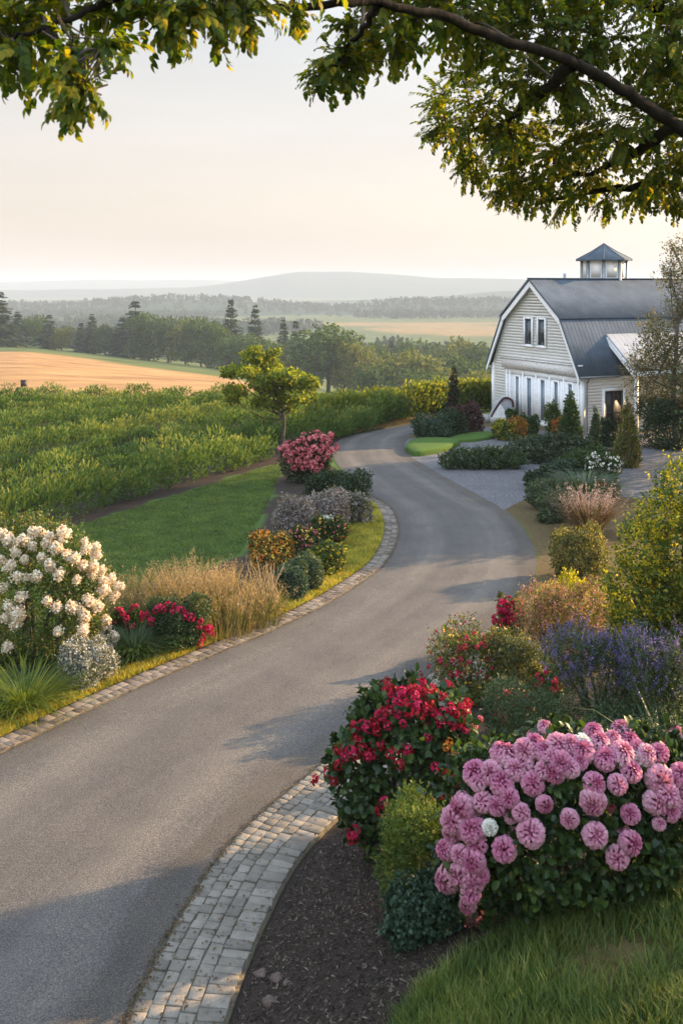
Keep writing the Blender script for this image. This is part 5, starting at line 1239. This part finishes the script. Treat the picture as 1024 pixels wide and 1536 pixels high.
# ================================================================== RIGHT BED
shrub('golden_bush', 'tall yellow-green bush rising at the right edge of the picture', 'shrub', 1026, 1070, 250, 352, 'yellow', (.05, .032), 1.45, 15, mats=[('yellow', .5), ('fresh', .5)], cap=60000,
      lumps=[(.0, 0, .50, .55, .6, .34), (.05, .1, .86, .30, .4, .13), (.30, 0, .80, .4, .5, .2), (-.22, 0, .74, .36, .45, .14), (-.50, -.1, .62, .34, .45, .14), (-.62, 0, .46, .32, .45, .13), (-.45, .1, .34, .4, .5, .14), (-.7, -.1, .22, .28, .4, .14), (-.1, -.3, .62, .4, .4, .14), (.45, 0, .5, .5, .6, .3), (.0, 0, .2, .6, .6, .24), (-.3, -.3, .5, .3, .3, .12)])
shrub('golden_bush', 'darker green fine-leaved bush in front of the tall yellow-green one', 'shrub', 1034, 1062, 170, 215, 'mid', (.045, .026), 1.6, 12, mats=[('fresh', .5), ('olive', .5)], cap=30000)
shrub('golden_spirea', 'lemon-yellow shrub squeezed between the pinkish shrub and the tall bush', 'shrub', 918, 985, 76, 92, 'yellow', (.04, .024), 2.4, 8)
shrub('golden_spirea', 'yellow-tipped shrub standing just behind the pinkish feathery shrub', 'shrub', 842, 975, 110, 100, 'yellow', (.05, .02), 2.2, 8, up=.8)
shrub('pinkish_shrub', 'dusky pink feathery shrub in front of the yellow-tipped one beside the drive', 'shrub', 852, 1012, 150, 128, 'pinkish', (.03, .013), 2.4, 10, spiky=1.2, mats=[('pinkish', .6), ('olive', .4)], cap=20000, small=[('rose', 160, .016, .5)])
RS = [(751, 923), (763, 915), (768, 929), (757, 933), (776, 906), (778, 919), (753, 908), (766, 922), (772, 934), (746, 930), (762, 905)]
shrub('red_flowering_plant', 'single clump of bright crimson flowers standing tall beside the drive', 'flower', 764, 985, 46, 92, 'olive', (.04, .02), 2.2, 6, blm=[('truss', 'crimson', .12, RS)])
R2 = [(710, 952), (728, 958), (690, 974), (698, 970), (645, 1000), (678, 992), (691, 988), (704, 992), (688, 1011), (677, 1011), (714, 970), (721, 966), (700, 958), (634, 1010), (660, 990)]
shrub('rose_bush', 'loose bush with red roses on top and small yellow flowers along the drive', 'shrub', 704, 1068, 150, 112, 'olive', (.04, .022), 2.2, 10, mats=[('olive', .55), ('fresh', .45)], blm=[('truss', 'crimson', .06, R2)], small=[('gold', 300, .03, .25), ('peach', 110, .03, .3), ('crimson', 130, .035, .4)])
shrub('fine_leaved_shrub', 'yellow-olive fine-leaved shrub between the rose bush and the pinkish shrub', 'shrub', 778, 1058, 100, 98, 'olive', (.03, .014), 2.3, 8, spiky=1.1, mats=[('olive', .5), ('sage', .5)], small=[('gold', 120, .018, .3)])
R3_ = [(804, 1013), (819, 1009), (829, 1021), (835, 1031), (812, 1021), (826, 1034), (808, 1028)]
shrub('red_flowering_plant', 'small cluster of bright red flowers left of the violet spikes', 'flower', 818, 1072, 56, 68, 'olive', (.04, .02), 2.2, 6, blm=[('truss', 'crimson', .07, R3_)])
R4 = [(778, 1046), (764, 1064), (788, 1060), (749, 1070), (760, 1042), (770, 1056), (712, 1080), (704, 1091), (756, 1076), (790, 1048)]
shrub('pink_flowering_plant', 'low plant with hot pink and pale flowers in the middle of the right bed', 'flower', 766, 1108, 100, 72, 'sage', (.035, .018), 2.2, 7, blm=[('truss', 'crimson', .065, R4)], small=[('peach', 90, .03, .5)])
for lab, u, v, w, h in (('broad clump of violet flower spikes in the right bed', 896, 1110, 165, 148), ('second clump of violet spikes nearer the right edge', 992, 1112, 140, 150)):
    r_, L_, c_ = shrub('salvia', lab, 'flower', u, v, w, h, 'sage', (.035, .012), 2.0, 11, spiky=1.2, mats=[('sage', .7), ('mid', .3)])
    SEED[0] += 1; rng = np.random.default_rng(SEED[0]); P, O = sample_lumps(rng, L_, 700, .2); q = P[:, 2] > .45 * P[:, 2].max(); P, O = P[q], O[q]; m = 14; t = np.linspace(0, 1, m)
    dr = nz(O * .5 + np.array([0, 0, .9]) + rdir(rng, len(P)) * .4); ln = rng.uniform(.08, .2, len(P))
    Q = (P[:, None] + dr[:, None] * (t[None, :, None] * ln[:, None, None]) + rng.normal(size=(len(P), m, 3)) * .007).reshape(-1, 3); b = MB()
    leaves(b, Q, rdir(rng, len(Q)), rdir(rng, len(Q)), .017, .013, PETAL, rng.random(len(Q))); o = b.build('flower_spike', PM['violet'], r_); o['kind'] = 'stuff'
shrub('grey_green_shrub', 'fine grey-green shrub between the pink blooms and the violet spikes', 'shrub', 790, 1150, 170, 98, 'sage', (.03, .011), 2.4, 9, spiky=1.2, mats=[('sage', .6), ('mid', .4)])
shrub('dark_undershrub', 'dark green leafy shrub below the violet spikes behind the pink blooms', 'shrub', 930, 1150, 170, 66, 'dark', (.04, .013), 2.4, 9, spiky=1.2, mats=[('dark', .5), ('sage', .5)])
clump('strap_leaf_plant', 'dark strap-leaved plant at the right edge above the pink blooms', 'plant', 1000, 1150, 120, 120, 'dark', 90, .035, 1.5)
RED = [(315, 345), (350, 370), (400, 350), (440, 325), (460, 370), (330, 400), (380, 400), (430, 410), (300, 430), (350, 440), (260, 470), (220, 480), (190, 495), (310, 480), (480, 430), (520, 430), (560, 430), (600, 430), (580, 470), (540, 460), (610, 400), (170, 580), (210, 575),
       (240, 600), (130, 630), (95, 660), (40, 690), (380, 575), (330, 585), (460, 525), (355, 630), (485, 640), (540, 660), (575, 700), (520, 760), (555, 755), (490, 770), (300, 770), (290, 800), (320, 820), (340, 850), (190, 885), (180, 910), (300, 950), (330, 960), (600, 620), (450, 360), (370, 475),
       (430, 445), (285, 445), (340, 360), (410, 375), (470, 400), (245, 485), (390, 430), (500, 455), (560, 490), (600, 500), (275, 500), (420, 350), (325, 425), (370, 360), (110, 690), (590, 455), (450, 430), (150, 600), (310, 320), (545, 420), (585, 415), (515, 475), (480, 350), (350, 400)]
RED = [(460 + a / 2.56, 900 + b_ / 2.56) for a, b_ in RED]
rt, L_, c_ = shrub('red_flowering_bush', 'large broad-leaved bush covered in deep red flower clusters beside the stone edging', 'shrub', 604, 1292, 236, 222, 'dark', (.095, .062), 2.0, 10, sprig=.25, tmpl=OVATE, vy=.8, cap=7000, mats=[('dark', .6), ('mid', .4)],
      lumps=[(0, 0, .45, .72, .8, .46), (.05, .1, .75, .6, .7, .26), (-.5, 0, .42, .42, .5, .3), (-.62, -.1, .58, .3, .4, .16), (.5, 0, .6, .42, .6, .32), (.2, -.3, .35, .6, .5, .34), (-.2, 0, .8, .45, .5, .18), (.45, .1, .82, .4, .5, .16), (-.3, -.3, .22, .45, .5, .22)],
      heads=[('truss', 'red', 26, .07, .6)], blm=[('truss', 'red', .072, RED[::2]), ('truss', 'crimson', .072, RED[1::2]), ('truss', 'orange', .055, [(673, 1113), (681, 1126), (668, 1120)]), ('truss', 'rose', .06, [(704, 1091), (716, 1080), (699, 1096)])])
shrub('feathery_shrub', 'soft feathery light green shrub between the red and the pink flowers', 'shrub', 632, 1378, 160, 150, 'lime', (.045, .014), 2.6, 10, spiky=1.1, mats=[('lime', .7), ('fresh', .3)], up=.5, cap=18000)
shrub('columbine_mound', 'low blue-green scalloped mound at the edge of the dark mulch', 'ground cover', 636, 1428, 144, 76, 'blue', (.036, .032), 2.3, 9, tmpl=OVATE, cap=8000)
PINK = [(420, 185), (450, 195), (340, 245), (350, 275), (430, 280), (475, 240), (540, 155), (510, 180), (565, 180), (610, 160), (690, 180), (650, 160), (725, 120), (785, 140), (845, 145), (650, 230), (620, 215), (565, 235), (530, 275), (720, 330), (725, 275), (795, 278), (840, 240), (895, 190),
        (940, 180), (940, 265), (985, 270), (925, 335), (1005, 245), (1010, 350), (840, 375), (645, 390), (565, 345), (490, 370), (455, 325), (365, 335), (300, 355), (520, 435), (435, 490), (725, 440), (840, 465), (800, 515), (350, 470), (310, 430), (250, 495), (295, 510), (335, 530), (295, 570), (355, 575),
        (250, 590), (325, 625), (315, 670), (330, 710), (280, 390), (410, 350), (745, 150), (870, 170), (960, 310), (975, 365), (390, 245), (470, 200), (590, 200), (680, 210), (500, 215), (760, 200), (810, 190), (1030, 300), (1040, 380), (330, 420), (820, 110), (600, 240), (270, 430), (355, 420), (330, 590), (1060, 260), (1070, 340)]
PINK = [(560 + a / 2.207, 1050 + b_ / 2.207) for a, b_ in PINK]
rt, L_, c_ = shrub('pink_hydrangea', 'large mounded shrub crowded with round pink blooms in the near corner', 'shrub', 850, 1408, 400, 268, 'dark', (.085, .055), 2.2, 10, sprig=.16, tmpl=OVATE, vy=.62, cap=9000, mats=[('dark', .55), ('mid', .45)],
      lumps=[(0, 0, .46, .9, .9, .48), (-.5, 0, .50, .46, .6, .38), (.5, 0, .58, .55, .7, .38), (-.62, -.2, .28, .36, .5, .28), (.05, -.1, .70, .6, .7, .28), (-.25, -.35, .38, .5, .5, .36), (.45, -.3, .45, .5, .5, .34), (.85, 0, .55, .4, .6, .38)],
      heads=[('ball', 'palepink', 14, .075, .45), ('ball', 'rose', 8, .05, .4)], blm=[('ball', 'pink', .108, PINK[::2]), ('ball', 'palepink', .116, PINK[1::2]), ('ball', 'white', .10, [(737, 1239), (872, 1120), (962, 1135)])])
# stones and clods on the mulch by the edging
stone2_m = solid_mat('mulch_stone', [(.05, .035, .028), (.12, .085, .07), (.20, .15, .125)], 9, .9, .5, 30)
for i, (u, v, r, lab) in enumerate([(392, 1466, 9, 'brown clod on the mulch against the stone edging, topmost of the little group'), (416, 1472, 9, 'reddish round stone on the mulch just right of the stone edging'), (404, 1508, 11, 'grey-brown lump on the mulch, lowest of the group by the edging'), (430, 1478, 6, 'tiny stone right of the reddish round stone')]):
    rng = np.random.default_rng(900 + i); f = px(u, v); s = f[1] / F * r
    b = MB(); n_, m_ = 12, 8; V = []
    for a in range(m_ + 1):
        for c in range(n_):
            d = np.array([math.sin(a / m_ * math.pi) * math.cos(c / n_ * 6.283), math.sin(a / m_ * math.pi) * math.sin(c / n_ * 6.283), math.cos(a / m_ * math.pi)])
            V.append(d * s * np.array([1.15, .9, .72]) * (1 + .14 * math.sin(d[0] * 5 + i) + .12 * math.sin(d[1] * 7 + d[2] * 4 + i * 2)))
    b.add(V, [[(a * n_ + c, a * n_ + (c + 1) % n_, a * n_ + n_ + (c + 1) % n_, a * n_ + n_ + c) for a in range(m_) for c in range(n_)]])
    tag(b.build('stone', stone2_m, None, True, loc=f + np.array([0, 0, s * .35])), lab, 'stone')
# mulch chips
q = sample_poly(BANK, 26000, 51, lambda x, y: (y < 14.5) & (y > 7) & (x < 4) & (dist_line(x, y, REs) > PAVE_R + .02) & ~inpoly(x, y, GRASSB))
rng = np.random.default_rng(52); b = MB(); n_ = len(q)
leaves(b, q + np.array([0, 0, .012]), rdir(rng, n_) * [1, 1, .35], rdir(rng, n_) * .5 + [0, 0, 1], .035 * rng.uniform(.5, 1.7, n_), .014 * rng.uniform(.6, 1.4, n_), PETAL, rng.random(n_) ** 1.6)
tag(b.build('bark_mulch', leaf_mat('mulch_chip', [(.012, .008, .006), (.03, .021, .016), (.075, .055, .042), (.17, .13, .10)], 0.0, .9, clump=3)), 'dark shredded bark mulch between the stone edging and the flowers', 'mulch', kind='stuff')

rng = np.random.default_rng(71); n_ = 3000; i = rng.uniform(2, 64, n_); k = i.astype(int); t = (i - k)[:, None]
A = RE[k] * (1 - t) + RE[k + 1] * t; T = nz(RE[k + 1] - RE[k]); off = rng.normal(size=n_) * .035 + np.where(rng.random(n_) < .25, rng.random(n_) * 1.0, 0)
q = A + np.stack([T[:, 1], -T[:, 0], 0 * off], 1) * off[:, None]; q[:, 2] = np.where(off > .02, .056, .026) + .004
i = rng.uniform(12, 130, n_); k = i.astype(int); t = (i - k)[:, None]; A = LE[k] * (1 - t) + LE[k + 1] * t; T = nz(LE[k + 1] - LE[k]); off = rng.normal(size=n_) * .04 + np.where(rng.random(n_) < .3, rng.random(n_) * .5, 0)
q2 = A + np.stack([-T[:, 1], T[:, 0], 0 * off], 1) * off[:, None]; q2[:, 2] = np.where(off > .02, .048, .026) + .004
q = np.vstack([q, q2]); b = MB(); leaves(b, q, rdir(rng, 2 * n_) * [1, 1, .2], rdir(rng, 2 * n_) * .35 + [0, 0, 1], .028 * rng.uniform(.4, 1.8, 2 * n_), .014 * rng.uniform(.5, 1.5, 2 * n_), PETAL, rng.random(2 * n_))
tag(b.build('leaf_litter', leaf_mat('litter', [(.03, .018, .012), (.07, .042, .024), (.13, .08, .04), (.07, .08, .03)], .1, .9, clump=3)), 'brown leaf litter gathered along the edges of the drive and its stone edging', 'leaf litter', kind='stuff')
# ================================================================== HAZE
hz, nt, n, l = new_mat('haze')
pv = N(nt, 'ShaderNodeVolumePrincipled'); pv.inputs['Color'].default_value = (.55, .655, .77, 1); pv.inputs['Density'].default_value = .00030; pv.inputs['Anisotropy'].default_value = .0
o_ = N(nt, 'ShaderNodeOutputMaterial'); l.new(pv.outputs[0], o_.inputs['Volume'])
mb = MB(); mb.box((-9600, -150, -47), (9600, 12800, 92)); tag(mb.build('haze', hz), kind='stuff')
